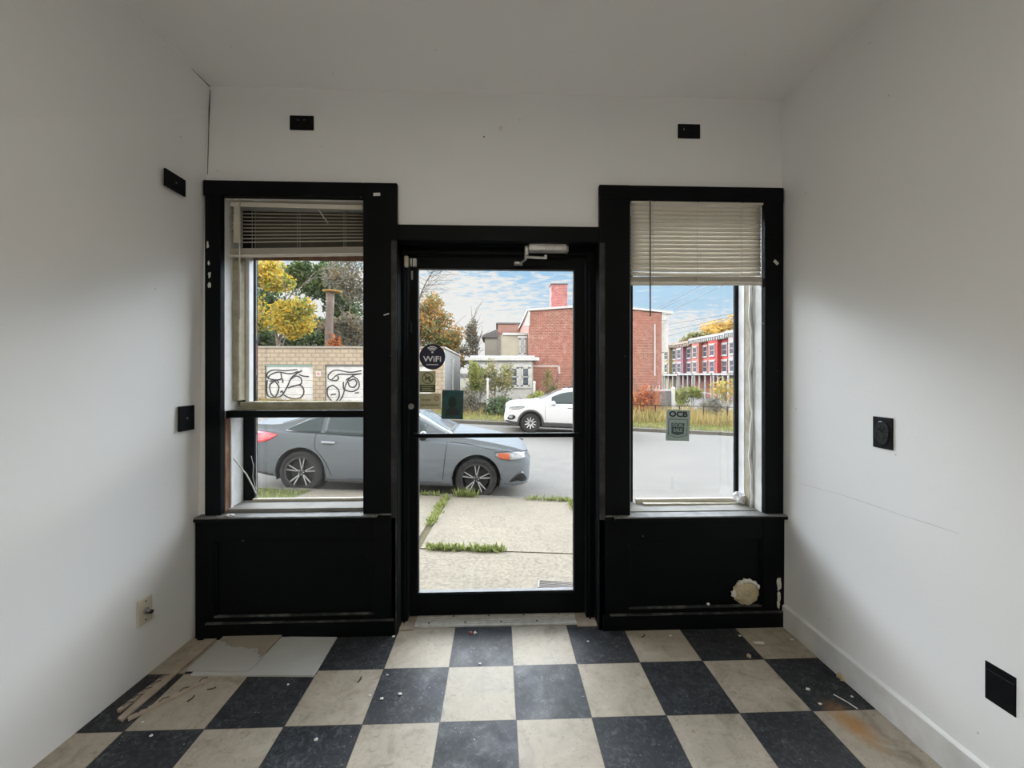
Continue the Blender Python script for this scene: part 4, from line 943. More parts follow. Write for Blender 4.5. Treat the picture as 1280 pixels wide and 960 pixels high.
def stroke(mb, pts, y, r=.034):
    P = [at(300 + a / 8, 420 + b / 8, y) for a, b in pts]; Q = []
    for i in range(len(P) - 1):            # Catmull-Rom smoothing
        p0, p1, p2, p3 = P[max(0, i - 1)], P[i], P[i + 1], P[min(len(P) - 1, i + 2)]
        for k in range(5):
            t = k / 5; Q.append(.5 * ((2 * p1) + (p2 - p0) * t + (2 * p0 - 5 * p1 + 4 * p2 - p3) * t * t + (3 * p1 - p0 - 3 * p2 + p3) * t ** 3))
    Q.append(P[-1]); mb.tube(Q, r, 5)
G1 = [[(570, 335), (450, 345), (330, 340), (275, 370), (272, 410), (310, 432), (380, 438), (415, 420), (408, 372)], [(585, 352), (500, 378), (380, 360), (300, 392), (282, 428)],
      [(350, 450), (388, 510), (370, 580), (342, 608), (308, 565), (300, 490), (350, 450)], [(272, 440), (268, 560), (300, 610), (380, 612), (430, 580), (480, 490), (520, 410), (620, 345)],
      [(510, 430), (560, 400), (608, 420), (615, 470), (580, 490), (530, 500), (480, 520)], [(480, 518), (590, 490), (635, 530), (630, 590), (580, 625), (500, 620), (440, 590)],
      [(590, 385), (640, 402), (690, 405)], [(405, 565), (420, 548), (432, 575)], [(425, 425), (430, 470)], [(300, 455), (360, 440), (390, 470)]]
G2 = [[(1215, 345), (1100, 362), (960, 340), (890, 380), (888, 430), (960, 445), (985, 420), (975, 400)], [(1200, 378), (1100, 385), (980, 385), (915, 440)],
      [(930, 490), (985, 540), (988, 610), (940, 662), (880, 600), (878, 520), (930, 490)], [(1210, 375), (1120, 400), (1060, 480), (1030, 590), (980, 660), (880, 668)],
      [(1060, 440), (1130, 405), (1185, 450), (1185, 520), (1120, 555), (1040, 530), (1035, 460)], [(1090, 450), (1140, 430), (1168, 470), (1140, 512), (1095, 500), (1085, 460)], [(1150, 570), (1190, 565)], [(910, 585), (960, 580)]]
for k, c in enumerate(doors):
    m = MB()
    zb = gz(c, gy) - .1
    for j in range(5):
        z0 = zb + (dt - .06 - zb) * j / 5; z1 = zb + (dt - .06 - zb) * (j + 1) / 5; m.box(c - dw + .02, c + dw - .02, gy + .10, gy + .15, z0, z1 - .015)
        for q in range(4):
            xa = c - dw + .1 + q * (2 * dw - .1) / 4; m.box(xa, xa + (2 * dw - .1) / 4 - .12, gy + .09, gy + .10, z0 + .08, z1 - .10)
    gd = m.build('garage_door', M['doorwhite'], ga)
    bpart(ga, 'door_header', mat('green_door_header', (.12, .20, .17), .7) if k == 1 else M['greyblock'], [(c - dw, c + dw, gy + .04, gy + .12, dt - .10, dt)])
    if k in (1, 2):
        m = MB()
        for s in (G1 if k == 1 else G2): stroke(m, s, gy + .09)
        m.build('graffiti', M['spray'], gd, smooth=True)
q0, q1 = at(395, 464, gy), at(401.5, 470.5, gy)
t = thing('garage_sign', 'small white sign on the block pier between the two graffiti doors', 'sign', (q0.x, gy - .02, q1.z))
MB().box(q0.x, q1.x, gy - .03, gy, q1.z, q0.z).build('sign_plate', mat('white_sign_plate', (.33, .32, .315), .6), t)
m = MB(); m.box(q0.x + .05, q1.x - .05, gy - .036, gy - .03, q1.z + .09, q1.z + .14); m.box(q0.x + .05, q1.x - .08, gy - .036, gy - .03, q1.z + .16, q1.z + .19); m.build('sign_print', M['redink'], t)
# --- brick house
by = 27.0; bx0, bx1 = at(661, 450, by).x, at(827, 450, by).x
bh = thing('brick_house', 'red brick corner house with a tall red chimney and white roof trim', 'building', ((bx0 + bx1) / 2, by, gz(6, by)))
zl, zp, zr = at(661, 389, by).z, at(750, 383, by).z, at(827, 391, by).z; xp = (bx0 + bx1) / 2
m = MB(); zb = -2.2; d_ = 11
m.prism([Vector((bx0, by, zb)), Vector((bx1, by, zb)), Vector((bx1, by, zr)), Vector((xp, by, zp)), Vector((bx0, by, zl))], (0, d_, 0)); m.build('brick_wall', M['brick'], bh)
m = MB(); th = .14
for (xa, za, xb, zb2) in ((bx0 - .12, zl, xp, zp), (xp, zp, bx1 + .25, zr)):
    m.prism([Vector((xa, by - .15, za)), Vector((xb, by - .15, zb2)), Vector((xb, by - .15, zb2 + th)), Vector((xa, by - .15, za + th))], (0, d_ + .3, 0))
m.build('roof', M['trimwhite'], bh)
ea = at(655, 407, by - .4)
m = MB(); m.prism([Vector((bx0 - .02, by - .14, zl + .02)), Vector((bx0 + .08, by - .14, zl - .1)), Vector((bx0 + .05, by - .14, zl - 1.0)), Vector((bx0 - .1, by - .14, zl - 1.0)), Vector((ea.x, by - .14, ea.z)), ], (0, .16, 0)); m.build('rake_board', M['trimwhite'], bh)
m = MB(); c0, c1 = at(826, 391, by), at(840, 394, by)
for k in range(7): m.prism([Vector((bx1, by + k * 1.8, zr - .75)), Vector((bx1 + .22, by + k * 1.8, zr - .55)), Vector((bx1 + .6, by + k * 1.8, zr - .05)), Vector((bx1, by + k * 1.8, zr - .05))], (0, .2, 0))
m.box(bx1, bx1 + .72, by - .12, by + d_, zr - .08, zr + .12); m.box(bx1, bx1 + .28, by - .05, by + d_, zr - .5, zr - .08); m.build('cornice', M['trimwhite'], bh)
ca, cb = at(689, 384, by + 2), at(709, 356, by + 2)
ch = bpart(bh, 'chimney', brick_mat('chimney_red_brick', (.30, .055, .05), (.42, .12, .11), (.42, .25, .23), .30, .11, .02), [(ca.x, cb.x, by + 1.9, by + 2.9, ca.z - .3, cb.z)])
bpart(ch, 'chimney_cap', M['roofdark'], [(ca.x - .05, cb.x + .05, by + 1.85, by + 2.95, cb.z, cb.z + .07)])
m = MB(); q = at(818, 405, by); m.box(q.x - .04, q.x + .04, by - .1, by - .02, at(818, 470, by).z, at(818, 405, by).z); m.build('vent_pipe', M['trimwhite'], bh)
m = MB(); q0, q1 = at(810, 486, by - .3), at(823, 489, by - .3); m.box(q0.x, q1.x, by - .5, by, q1.z, q0.z)
for k in range(4): x = q0.x + (q1.x - q0.x) * k / 3; m.box(x - .03, x + .03, by - .5, by - .42, q0.z, q0.z + .25)
m.build('ledge', M['trimwhite'], bh)
m = MB(); q = at(716.5, 470, by); m.box(q.x - .05, q.x + .05, by - .1, by - .02, -2, at(716, 455, by).z); m.build('downpipe', M['trimwhite'], bh)
bw = MB(); bw.box(bx1, bx1 + .55, by + .25, by + 2.3, at(830, 440, by).z, zr - .5); bw.build('bay_window', M['trimwhite'], bh)
# --- white porch and rear wings
pw = thing('porch_house', 'low white enclosed porch with paired windows beside the brick house', 'building', (at(640, 470, 25.2).x, 25.2, gz(0, 25)))
px0, px1, py = at(583, 460, 25.2).x, at(671, 460, 25.2).x, 25.2; ptop = at(640, 451, py).z
bpart(pw, 'porch_wall', M['trimwhite'], [(px0 + .35, px1 - .3, py, 27.0, -1.4, ptop)])
bpart(pw, 'porch_side', M['stucco'], [(px1 - .3, px1 - .22, py + .05, 27.0, -1.4, ptop)])
bpart(pw, 'porch_roof', M['trimwhite'], [(px0 - .1, px1 + .12, py - .35, 27.0, ptop, ptop + .2)], .02)
bpart(pw, 'roof_slope', mat('grey_porch_roof', (.30, .31, .33), .7), [(px0 + .2, px1 - .1, py + .3, 27.0, ptop + .2, ptop + .34)])
z = at(650, 471, py).z
for u in (591, 606, 642.5, 657):
    wnd(pw, (at(u, 470, py).x, py, z), .50, 1.2)
bpart(pw, 'awning_brace', M['trimwhite'], [(px1 - .2, px1 + 1.5, py + .3, py + .36, ptop - .35, ptop - .28), (px1 + 1.4, px1 + 1.5, py + .3, py + .4, ptop - .8, ptop - .3)])
w2_ = thing('beige_wing', 'beige stucco rear wing with white roof edge behind the white porch', 'building', (at(640, 430, 28).x, 28, gz(0, 28)))
y2 = 28.0; a, b = at(623, 419, y2), at(657, 440, y2)
bpart(w2_, 'wing_wall', M['stucco'], [(a.x, bx0 - .02, y2, 34, -1.4, a.z)]); bpart(w2_, 'roof_edge', M['trimwhite'], [(a.x + .3, bx0 - .02, y2 - .15, 34, a.z, a.z + .16)])
q = at(653, 433, y2); wnd(w2_, (q.x, y2, q.z), .42, 1.1)
bpart(w2_, 'wing_downpipe', M['roofdark'], [(a.x + .02, a.x + .14, y2 - .1, y2, 0, a.z)])
w3_ = thing('brick_wing', 'old brick gable rising behind the beige rear wing', 'building', (at(640, 410, 38.4).x, 38.4, gz(0, 38)))
a, b = at(622, 405, 38.4), at(657, 404, 38.4)
bpart(w3_, 'wing_wall', M['brick2'], [(a.x, bx0 + 1.2, 38.4, 44, -1.5, a.z)]); bpart(w3_, 'roof', M['roofdark'], [(a.x - .15, bx0 + 1.2, 38.25, 44, a.z, a.z + .12)])
w4_ = thing('plaster_house', 'pale plaster house with dark roof left of the brick gable', 'building', (at(614, 430, 37).x, 37, gz(0, 37)))
a, b = at(606, 422, 37), at(622, 422, 37)
bpart(w4_, 'house_wall', mat('pale_plaster', (.2, .19, .165), .8), [(a.x, b.x, 37, 43, -1.5, a.z)])
m = MB(); m.prism([Vector((a.x - .3, 36.7, a.z)), Vector((b.x, 36.7, a.z)), Vector((b.x, 36.7, a.z + .75)), Vector((a.x - .1, 36.7, a.z + .25))], (0, 6.5, 0)); m.build('roof', M['roofdark'], w4_)
# --- row houses on the side street (facades face left)
RXF = 27.0
M['rowtrim'] = mat('white_row_house_trim', (.22, .22, .215), .7, c2=(.17, .17, .165), scale=3)
cols = [('ochre', (.27, .21, .11)), ('purple brick', (.21, .075, .10)), ('salmon red', (.34, .09, .06)), ('bright red', (.40, .025, .022)), ('pinkish white', (.33, .24, .23))]
def yrow(u): a, b_, c = _ray(u, 440); return RXF * b_ / a
ub = [832, 847.3, 867.2, 887.5, 913.5, 936]
rz_ = 6.1
for k, (nm, cc) in enumerate(cols):
    y1, y0 = yrow(ub[k]) - .03, yrow(ub[k + 1]) + .03; L = y1 - y0
    lab = {'ochre': 'ochre row house, first of the row beside the brick house', 'purple brick': 'purple brick row house between the ochre and the salmon one', 'salmon red': 'salmon red row house with white cornice and porch',
           'bright red': 'bright red row house with white windows', 'pinkish white': 'pinkish white row house, last at the right window frame'}[nm]
    zg = gz(RXF, y0) - .4
    t = thing('row_house', lab, 'building', (RXF, (y0 + y1) / 2, zg), 'row houses on the side street')
    top = rz_ + (-.25, -.35, -.1, -.1, .0)[k]
    mt = brick_mat('row_brick_%d' % k, cc, tuple(min(1, x * 1.12) for x in cc), tuple(x * .8 + .04 for x in cc), .3, .1, .01)
    bpart(t, 'facade', mt, [(RXF, RXF + 9, y0, y1, zg - 1, top), (RXF - .55, RXF, y0 + L * .42, y1 - L * .12, zg + 2.6, top - .15)])
    m = MB(); m.box(RXF - .75, RXF + .3, y0, y1, top, top + .28); m.box(RXF - .62, RXF, y0, y1, top - .28, top)
    for j in range(9): yy = y0 + L * (j + .4) / 9; m.box(RXF - .72, RXF, yy, yy + L * .03, top - .45, top)
    m.build('cornice', M['rowtrim'] if k != 1 and k != 0 else mat('cornice_tan_%d' % k, (.17, .13, .105), .7), t)
    for zz in (4.35, 2.35):
        for f, off in ((.27, 0), (.66, .55)):
            wnd(t, (RXF - off, y0 + L * f, zz), L * .26, 1.35, 'x', M['rowtrim'])
    m = MB(); pz = 1.30 if k > 1 else 1.2
    m.box(RXF - 2.3, RXF, y0 + .1, y1 - .1, pz, pz + .22); m.build('porch_roof', M['rowtrim'], t)
    for f in (.06, .36, .66, .94): MB().box(RXF - 2.2, RXF - 2.05, y0 + L * f - .08, y0 + L * f + .08, zg - 1, pz).build('porch_post', M['rowtrim'], t)
    bpart(t, 'porch_rail', M['rowtrim'], [(RXF - 2.18, RXF - 2.08, y0 + .2, y1 - .2, zg + 1.0, zg + 1.1)])
    bpart(t, 'porch_floor', M['kerb'], [(RXF - 2.3, RXF, y0 + .1, y1 - .1, zg - 1, zg + .3)])
    dd = bpart(t, 'front_door', mat('row_door_%d' % k, (.10, .06, .05), .5), [(RXF - .08, RXF, y0 + L * .2, y0 + L * .4, zg + .3, zg + 2.4)])
    if k == 4: bpart(t, 'chimney', M['brick2'], [(RXF + 3, RXF + 4, y1 + .0, y1 + .9, top, top + 1.4)])
# wooded hill far behind the row houses: single trees
rd = random.Random(77)
for k, (u, v, s) in enumerate(((872, 425, 7.5), (885, 419, 8.5), (896, 414, 10), (908, 410, 10.5), (919, 412, 10), (931, 413, 10), (861, 431, 6.5))):
    yk = 98 + 13 * (k % 3); c = at(u, v + 8, yk); c.z += 2.8; t = thing('hill_tree', ('golden orange tree on the hill behind the row houses', 'dull olive tree at the left end of the hill behind the row houses')[k in (0, 6)], 'tree', (c.x, yk, c.z - 12), 'trees on the hill')
    m = MB(); m.tube([(c.x, yk, c.z - 14), (c.x, yk, c.z)], .4, 6); m.build('trunk', M['bark'], t)
    m = MB(); leaves(m, (c.x, yk, c.z - 1.5), (s * .62, s * .5, s * .42), 750, .55, rd); m.build('crown', M['lf_olive'] if k in (0, 6) else M['lf_gold'], t, fix=False)
# --- fences, posts, wires
fz = lambda x, y, h: gz(x, y) + h
t = thing('wire_fence', 'thin dark wire fence along the weedy lot in the right window', 'fence', (8, 19.4, gz(8, 19.4)))
m = MB(); P0, P1 = at(780, 505.5, 19.4), at(930, 509.5, 19.4)
MB().tube([P0, P1], .018, 6).build('top_rail', M['darkframe'], t)
for k in range(5):
    p = P0.lerp(P1, (k + .3) / 5); MB().tube([(p.x, 19.4, gz(p.x, 19.4) - .1), (p.x, 19.4, p.z + .02)], .025, 6).build('fence_post', M['darkframe'], t)
def fpost(label, u, v0, v1, y, w):
    a, b = at(u, v0, y), at(u, v1, y); t = thing('fence_post', label, 'post', (a.x, y, gz(a.x, y)))
    MB().box(a.x - w / 2, a.x + w / 2, y - w / 2, y + w / 2, gz(a.x, y) - .1, a.z).build('post_shaft', M['trimwhite'], t, bevel=.01)
    MB().lathe([(w * .8, a.z), (w * .8, a.z + .04), (.001, a.z + .12)], 4, c=(a.x, y, 0)).build('post_cap', M['trimwhite'], t)
fpost('white post standing in the brush before the olive shrub', 609.5, 475, 505, 20, .10)
fpost('white post right of the porch behind the white car', 668, 479, 502, 20.2, .10)
fpost('white post in the weeds above the grey green sticker', 841.5, 486, 515, 21.5, .14)
fpost('short white post before the salmon row house porch', 899, 482, 506, 25, .16)
t = thing('lattice_panel', 'grey board panel behind the white post in the right window', 'fence panel', (at(833, 500, 21.8).x, 21.8, -1))
a, b = at(826, 489, 21.8), at(840, 512, 21.8); MB().box(a.x, b.x, 21.75, 21.85, b.z, a.z).build('panel_boards', M['greyblock'], t); MB().box(a.x - .05, b.x + .05, 21.7, 21.9, a.z, a.z + .08).build('panel_cap', M['trimwhite'], t)
def wire(label, p, q, y0, y1):
    a, b = at(p[0], p[1], y0), at(q[0], q[1], y1); d = b - a; P = [a - d * .3 + d * 3.0 * k / 14 for k in range(15)]
    P = [v + Vector((0, 0, .15 * ((i - 4) / 10) ** 2)) for i, v in enumerate(P)]
    tag(MB().tube(P, .022, 5).build('overhead_wire', M['ink']), label, 'overhead wire', 'overhead wires')
wire('topmost of the upper three overhead wires in the right window', (828, 382), (870, 360), 42, 30)
wire('middle one of the upper three overhead wires in the right window', (831, 384), (880, 360), 42, 30)
wire('lowest of the upper three overhead wires in the right window', (846, 385), (897, 360), 42, 30)
wire('higher of the two long overhead wires above the row houses', (836, 405.5), (922, 391), 40, 29)
wire('lower of the two long overhead wires above the row houses', (836, 413.5), (922, 394), 40, 29)
wire('faint wire below the two long overhead wires', (838, 419.5), (872, 410), 40, 33)
# ================================================================== CARS
def pchip(tab):
    X = [a for a, _ in tab]; Y = [b for _, b in tab]; n = len(X)
    D = [(Y[i + 1] - Y[i]) / (X[i + 1] - X[i]) for i in range(n - 1)]
    S = [D[0]] + [0 if D[i - 1] * D[i] <= 0 else 2 * D[i - 1] * D[i] / (D[i - 1] + D[i]) for i in range(1, n - 1)] + [D[-1]]
    def f(x):
        x = max(X[0], min(X[-1], x)); i = 0
        while i < n - 2 and x > X[i + 1]: i += 1
        h = X[i + 1] - X[i]; t = (x - X[i]) / h
        return ((1 + 2 * t) * (1 - t) ** 2) * Y[i] + t * (1 - t) ** 2 * h * S[i] + t * t * (3 - 2 * t) * Y[i + 1] + t * t * (t - 1) * h * S[i + 1]
    return f
def car_paint(name, c, met, rough=.28):
    m, nt, b = new_mat(name); oc = objco(nt)
    b.inputs['Metallic'].default_value = met; b.inputs['Roughness'].default_value = rough
    b.inputs['Specular IOR Level'].default_value = .012; b.inputs['Coat Weight'].default_value = 0
    lk(nt, mix_c(nt, ramp(nt, noise(nt, oc, 2.5, 4), [(.4, 0.), (.8, .25)]), c, tuple(x * .8 + .03 for x in c)), b.inputs['Base Color']); return m
M['carglass'] = mat('car_glass', (.035, .045, .045), .08, spec=.10, c2=(.05, .06, .065), scale=2)
M['screen'] = mat('windscreen_glass', (.06, .075, .085), .05, spec=1.0, c2=(.08, .1, .11), scale=2); M['screen'].node_tree.nodes['Principled BSDF'].inputs['IOR'].default_value = 2.3
M['tyre'] = mat('tyre_rubber', (.012, .012, .013), .85, c2=(.022, .022, .022), scale=30, spec=.15)
M['arch'] = mat('wheel_arch_lining', (.004, .004, .0045), .95, spec=.05)
M['brake'] = mat('dark_brake_steel', (.02, .02, .021), .7, spec=.2)
M['rimdark'] = mat('dark_alloy', (.012, .0125, .014), .5, .2)
M['rimlight'] = mat('machined_alloy', (.32, .32, .33), .4, .4)
M['cladding'] = mat('grey_plastic_cladding', (.035, .035, .037), .8, c2=(.05, .05, .05), scale=10, spec=.2)
M['lamp'] = mat('headlamp_lens', (.20, .21, .22), .15, spec=.4, c2=(.08, .085, .09), scale=22)
M['amber'] = mat('amber_lens', (.26, .05, .015), .3, spec=.2)
M['redlens'] = mat('red_lens', (.55, .02, .035), .2, c2=(.65, .10, .12), scale=9)
M['gloss'] = mat('gloss_black_trim', (.01, .01, .011), .2)
class Car:
    def __init__(s, name, label, spec):
        s.sp = spec; s.zt, s.zs, s.w, s.zb = (pchip(spec[k]) for k in ('zt', 'zs', 'w', 'zb'))
        s.L = spec['zt'][-1][0]; s.fo = spec['fo']; s.wb = spec['wb']; s.xf = s.fo + s.wb / 2
        s.r = spec['r']; s.t = thing(name, label, 'car')
        s.tum = spec.get('tum', .50)
    def X(s, st): return s.xf - st
    def sec(s, st):
        zt, zs, w, zb = s.zt(st), s.zs(st), s.w(st), s.zb(st); zs = min(zs, zt - .02); h = zt - zs; H = zs - zb; ys = .945 * w
        P = [(0, zb), (.80 * w, zb), (.93 * w, zb + .03), (.98 * w, zb + .16 * H + .02), (w, zb + .45 * H), (.995 * w, zb + .72 * H), (.978 * w, zs - .07 * H - .01), (ys, zs)]
        k = min(.035, .5 * h); P.append((ys - k, zs + min(.012, h * .12))); ys -= k + .004
        for f in (.3, .6, .88): P.append((ys - s.tum * h * f, zs + h * f))
        ye = ys - s.tum * h * .88
        P += [(ye * .84, zs + .965 * h), (ye * .5, zs + .992 * h), (0, zt)]
        return P
    def yat(s, st, z):
        P = s.sec(st)[2:12]
        if z <= P[0][1]: return P[0][0]
        for (a, za), (b, zb) in zip(P, P[1:]):
            if za <= z <= zb: return a + (b - a) * (z - za) / max(1e-6, zb - za)
        return P[-1][0]
    def body(s, mt):
        st = sorted(set([0, .02, .05, .09, .14, .2, .28, .38] + [.48 + .11 * k for k in range(int((s.L - .9) / .11))] + [s.L - .4, s.L - .3, s.L - .2, s.L - .13, s.L - .07, s.L - .03, s.L]))
        m = MB(); rows = []
        for q in st:
            P = s.sec(q); R = [Vector((s.X(q), -y, z)) for y, z in P] + [Vector((s.X(q), y, z)) for y, z in P[-2:0:-1]]
            rows.append(R + [])
        n = len(rows[0]); vs = [p for r in rows for p in r]
        fs = [(i * n + j, i * n + (j + 1) % n, (i + 1) * n + (j + 1) % n, (i + 1) * n + j) for i in range(len(rows) - 1) for j in range(n)] + [list(range(n)), [(len(rows) - 1) * n + j for j in range(n)][::-1]]
        m.add(vs, fs); o = m.build('body', mt, s.t, smooth=True, world=False)
        cut = MB()
        for sx in (s.fo, s.fo + s.wb):
            for sy in (-1, 1): cut.lathe([(s.sp['ra'], sy * .58), (s.sp['ra'], sy * 1.3)], 40, 'y', (s.X(sx), 0, s.r + .01))
        co = cut.build('cut', mt)
        md = o.modifiers.new('b', 'BOOLEAN'); md.operation = 'DIFFERENCE'; md.object = co; md.solver = 'EXACT'
        dg = bpy.context.evaluated_depsgraph_get(); dg.update(); me = bpy.data.meshes.new_from_object(o.evaluated_get(dg))
        o.modifiers.clear(); o.data = me; bpy.data.objects.remove(co)
        for p in me.polygons: p.use_smooth = True
        md = o.modifiers.new('es', 'EDGE_SPLIT'); md.split_angle = .6
        # dark linings inside the arches
        for sx in (s.fo, s.fo + s.wb):
            for sy in (-1, 1):
                m = MB(); ra = s.sp['ra'] - .004; c = (s.X(sx), 0, s.r + .01); yo = s.yat(sx, s.r + .25) - .012
                a0, a1 = (-.35, PI + .35)
                m.disc(c, ra - .012, ra, sy * .60, sy * yo, 30, a0, a1); m.disc(c, .0005, ra, sy * .585, sy * .60, 30); m.build('wheel_arch', M['arch'], s.t, world=False)
        s.o = o; return o
    def side(s, rows, name, mt, par=None, off=.006, sides=(-1, 1), nz=5, ns=None):
        """patch on the body side: rows (station, z low, z high), resampled"""
        ns = ns or 12; S0 = [r[0] for r in rows]
        lo = lambda q: s._lin(rows, q, 1); hi = lambda q: s._lin(rows, q, 2)
        for sy in sides:
            m = MB(); R = []
            for i in range(ns + 1):
                q = S0[0] + (S0[-1] - S0[0]) * i / ns; a, b = lo(q), hi(q)
                R.append([Vector((s.X(q), sy * (s.yat(q, a + (b - a) * k / nz) + off), a + (b - a) * k / nz)) for k in range(nz + 1)])
            m.grid(R); o = m.build(name, mt, par or s.t, smooth=True, world=False, solid=.008)
        return o
    def _lin(s, rows, q, c):
        for a, b in zip(rows, rows[1:]):
            if a[0] <= q <= b[0]: return a[c] + (b[c] - a[c]) * (q - a[0]) / (b[0] - a[0])
        return rows[-1][c]
    def top(s, rows, name, mt, off=.006):
        """glass over the top of the body between stations, from edge fraction to edge fraction"""
        s0, s1, f = rows; m = MB(); R = []
        for i in range(13):
            q = s0 + (s1 - s0) * i / 12; P = s.sec(q); U = P[11:]; ye = P[11][0]; row = []
            for k in range(13):
                y = -f * ye + 2 * f * ye * k / 12; a = abs(y); z = U[-1][1]
                for (ya, za), (yb, zb) in zip(U, U[1:]):
                    if yb <= a <= ya: z = za + (zb - za) * (ya - a) / max(1e-6, ya - yb)
                row.append(Vector((s.X(q), y, z + off)))
            R.append(row)
        m.grid(R); return m.build(name, mt, s.t, smooth=True, world=False, solid=.008)
    def arc(s, sx, r0, r1, name, mt, a0=-.25, a1=PI + .25, off=.010):
        for sy in (-1, 1):
            m = MB(); R = []
            for k in range(31):
                a = a0 + (a1 - a0) * k / 30; row = []
                for r in (r0, (r0 + r1) / 2, r1):
                    q = sx - r * math.cos(a); z = s.r + .01 + r * math.sin(a); row.append(Vector((s.X(q), sy * (s.yat(q, z) + off), z)))
                R.append(row)
            m.grid(R); m.build(name, mt, s.t, smooth=True, world=False, solid=.02)
    def seam(s, pts, name='panel_seam'):
        for sy in (-1, 1):
            P = []
            for (a, za), (b, zb) in zip(pts, pts[1:]):
                for k in range(7):
                    q, z = a + (b - a) * k / 7, za + (zb - za) * k / 7; P.append(Vector((s.X(q), sy * (s.yat(q, z) + .001), z)))
            MB().tube(P, .0045, 5).build(name, M['gloss'], s.t, world=False)
    def wheels(s, spokes, dark, light, rr, double=True):
        R = s.r
        for sx in (s.fo, s.fo + s.wb):
            for sy in (-1, 1):
                y0 = sy * (s.w(sx) - .125); c = (s.X(sx), y0, R)
                ty = MB().lathe([(rr, -.10), (rr + .02, -.112), (R - .03, -.115), (R - .006, -.095), (R, -.05), (R, .05), (R - .006, .095), (R - .03, .115), (rr + .02, .112), (rr, .10)], 44, 'y', c, cap=False)
                ty = ty.build('wheel', M['tyre'], s.t, smooth=True, world=False, bevel=0); md = ty.modifiers.new('es', 'EDGE_SPLIT'); md.split_angle = .7
                m = MB(); m.disc(c, rr - .022, rr + .006, -.108 * 1, .10, 44) if sy < 0 else m.disc(c, rr - .022, rr + .006, -.10, .108, 44)
                m.build('rim_barrel', dark, ty, smooth=False, world=False)
                MB().disc(c, .03, rr - .05, sy * -.02, sy * .0, 30).build('brake_disc', M['brake'], ty, world=False)
                f = sy * .085; dk, lt = MB(), MB(); cv = Vector(c)
                for k in range(spokes):
                    for dl in ((-.17, .17) if double else (0,)):
                        a = 2 * PI * k / spokes + .3; d0 = Vector((math.cos(a), 0, math.sin(a))); d1 = Vector((math.cos(a + dl), 0, math.sin(a + dl)))
                        p, q = cv + d0 * .035 + Vector((0, f * .8, 0)), cv + d1 * (rr - .012) + Vector((0, f * 1.05, 0)); n = (q - p).cross(Vector((0, 1, 0))).normalized(); wd = .017 if double else .021
                        dk.hexa([p - n * wd, p + n * wd, q + n * wd, q - n * wd], [v + Vector((0, -f * .35, 0)) for v in (p - n * wd, p + n * wd, q + n * wd, q - n * wd)])
                        w2 = wd * (.35 if double else .95); e = Vector((0, sy * .0025, 0)); lt.hexa([v for v in (p - n * w2, p + n * w2, q + n * w2, q - n * w2)], [v + e for v in (p - n * w2, p + n * w2, q + n * w2, q - n * w2)])
                dk.lathe([(.055, -abs(f) * .9), (.055, abs(f) * .95), (.04, abs(f) * 1.02), (.001, abs(f) * 1.03)] if sy > 0 else [(.001, -abs(f) * 1.03), (.04, -abs(f) * 1.02), (.055, -abs(f) * .95), (.055, abs(f) * .9)], 20, 'y', c)
                dk.build('spokes', dark, ty, world=False); lt.build('spoke_faces', light, ty, world=False)
                b = MB()
                for k in range(5): a = 2 * PI * k / 5; b.lathe([(.009, sy * .06), (.009, sy * .092)], 8, 'y', (c[0] + .036 * math.cos(a), c[1], c[2] + .036 * math.sin(a)))
                b.build('wheel_nuts', M['greymetal'], ty, world=False)
    def mirrors(s, st, z, mt, r=(.07, .11, .075)):
        for sy in (-1, 1):
            y = s.yat(st, s.zs(st)) ; m = MB().ball((s.X(st), sy * (y + .13), z), r, 14, 9); m.tube([(s.X(st) + .02, sy * (y - .03), z - .06), (s.X(st) + .01, sy * (y + .08), z - .03)], .02, 6)
            m.build('side_mirror', mt, s.t, smooth=True, world=False)
    def handle(s, st, z, mt, L=.21):
        for sy in (-1, 1):
            y = s.yat(st, z); MB().obox((s.X(st), sy * (y + .014), z), (L, .024, .034)).build('door_handle', mt, s.t, bevel=.008, world=False)
            MB().obox((s.X(st), sy * (y + .001), z - .022), (L * .8, .008, .035)).build('handle_cup', M['cladding'], s.t, bevel=.003, world=False)

sed = dict(fo=.87, wb=2.735, r=.33, ra=.385,
    zt=[(0, .66), (.03, .72), (.10, .775), (.25, .83), (.6, .905), (1.0, .965), (1.30, 1.01), (1.45, 1.07), (1.75, 1.22), (2.05, 1.345), (2.35, 1.40), (2.75, 1.41), (3.15, 1.37), (3.5, 1.265), (3.85, 1.12), (4.05, 1.06), (4.3, 1.045), (4.50, 1.04), (4.55, .97), (4.60, .84), (4.64, .70)],
    zs=[(0, .60), (.10, .71), (.4, .79), (.9, .85), (1.4, .875), (2.0, .885), (3.0, .905), (3.8, .93), (4.3, .945), (4.5, .94), (4.56, .86), (4.64, .64)],
    w=[(0, .50), (.03, .60), (.08, .69), (.18, .765), (.35, .825), (.6, .865), (.9, .885), (1.5, .90), (3.5, .90), (4.0, .885), (4.25, .855), (4.42, .80), (4.54, .72), (4.64, .58)],
    zb=[(0, .26), (.1, .21), (.4, .18), (1, .17), (3.6, .18), (4.2, .23), (4.5, .32), (4.64, .42)])
PAINT = car_paint('grey_metallic_paint', (.088, .097, .105), 0, .5)
WPH = mat('highlit_handle', (.22, .235, .25), .4)  # body-coloured handle, its highlight painted in as a paler grey
K = Car('grey_sedan', 'grey sedan parked at the near kerb in front of the shop', sed)
K.body(PAINT)
gb = lambda q: K.zs(q) + .035
gt_ = lambda q, f=.80: K.zs(q) + f * (K.zt(q) - K.zs(q))
rws = lambda a, b, n=8, f=.80: [(a + (b - a) * k / n, gb(a + (b - a) * k / n), max(gb(a + (b - a) * k / n) + .004, gt_(a + (b - a) * k / n, f))) for k in range(n + 1)]
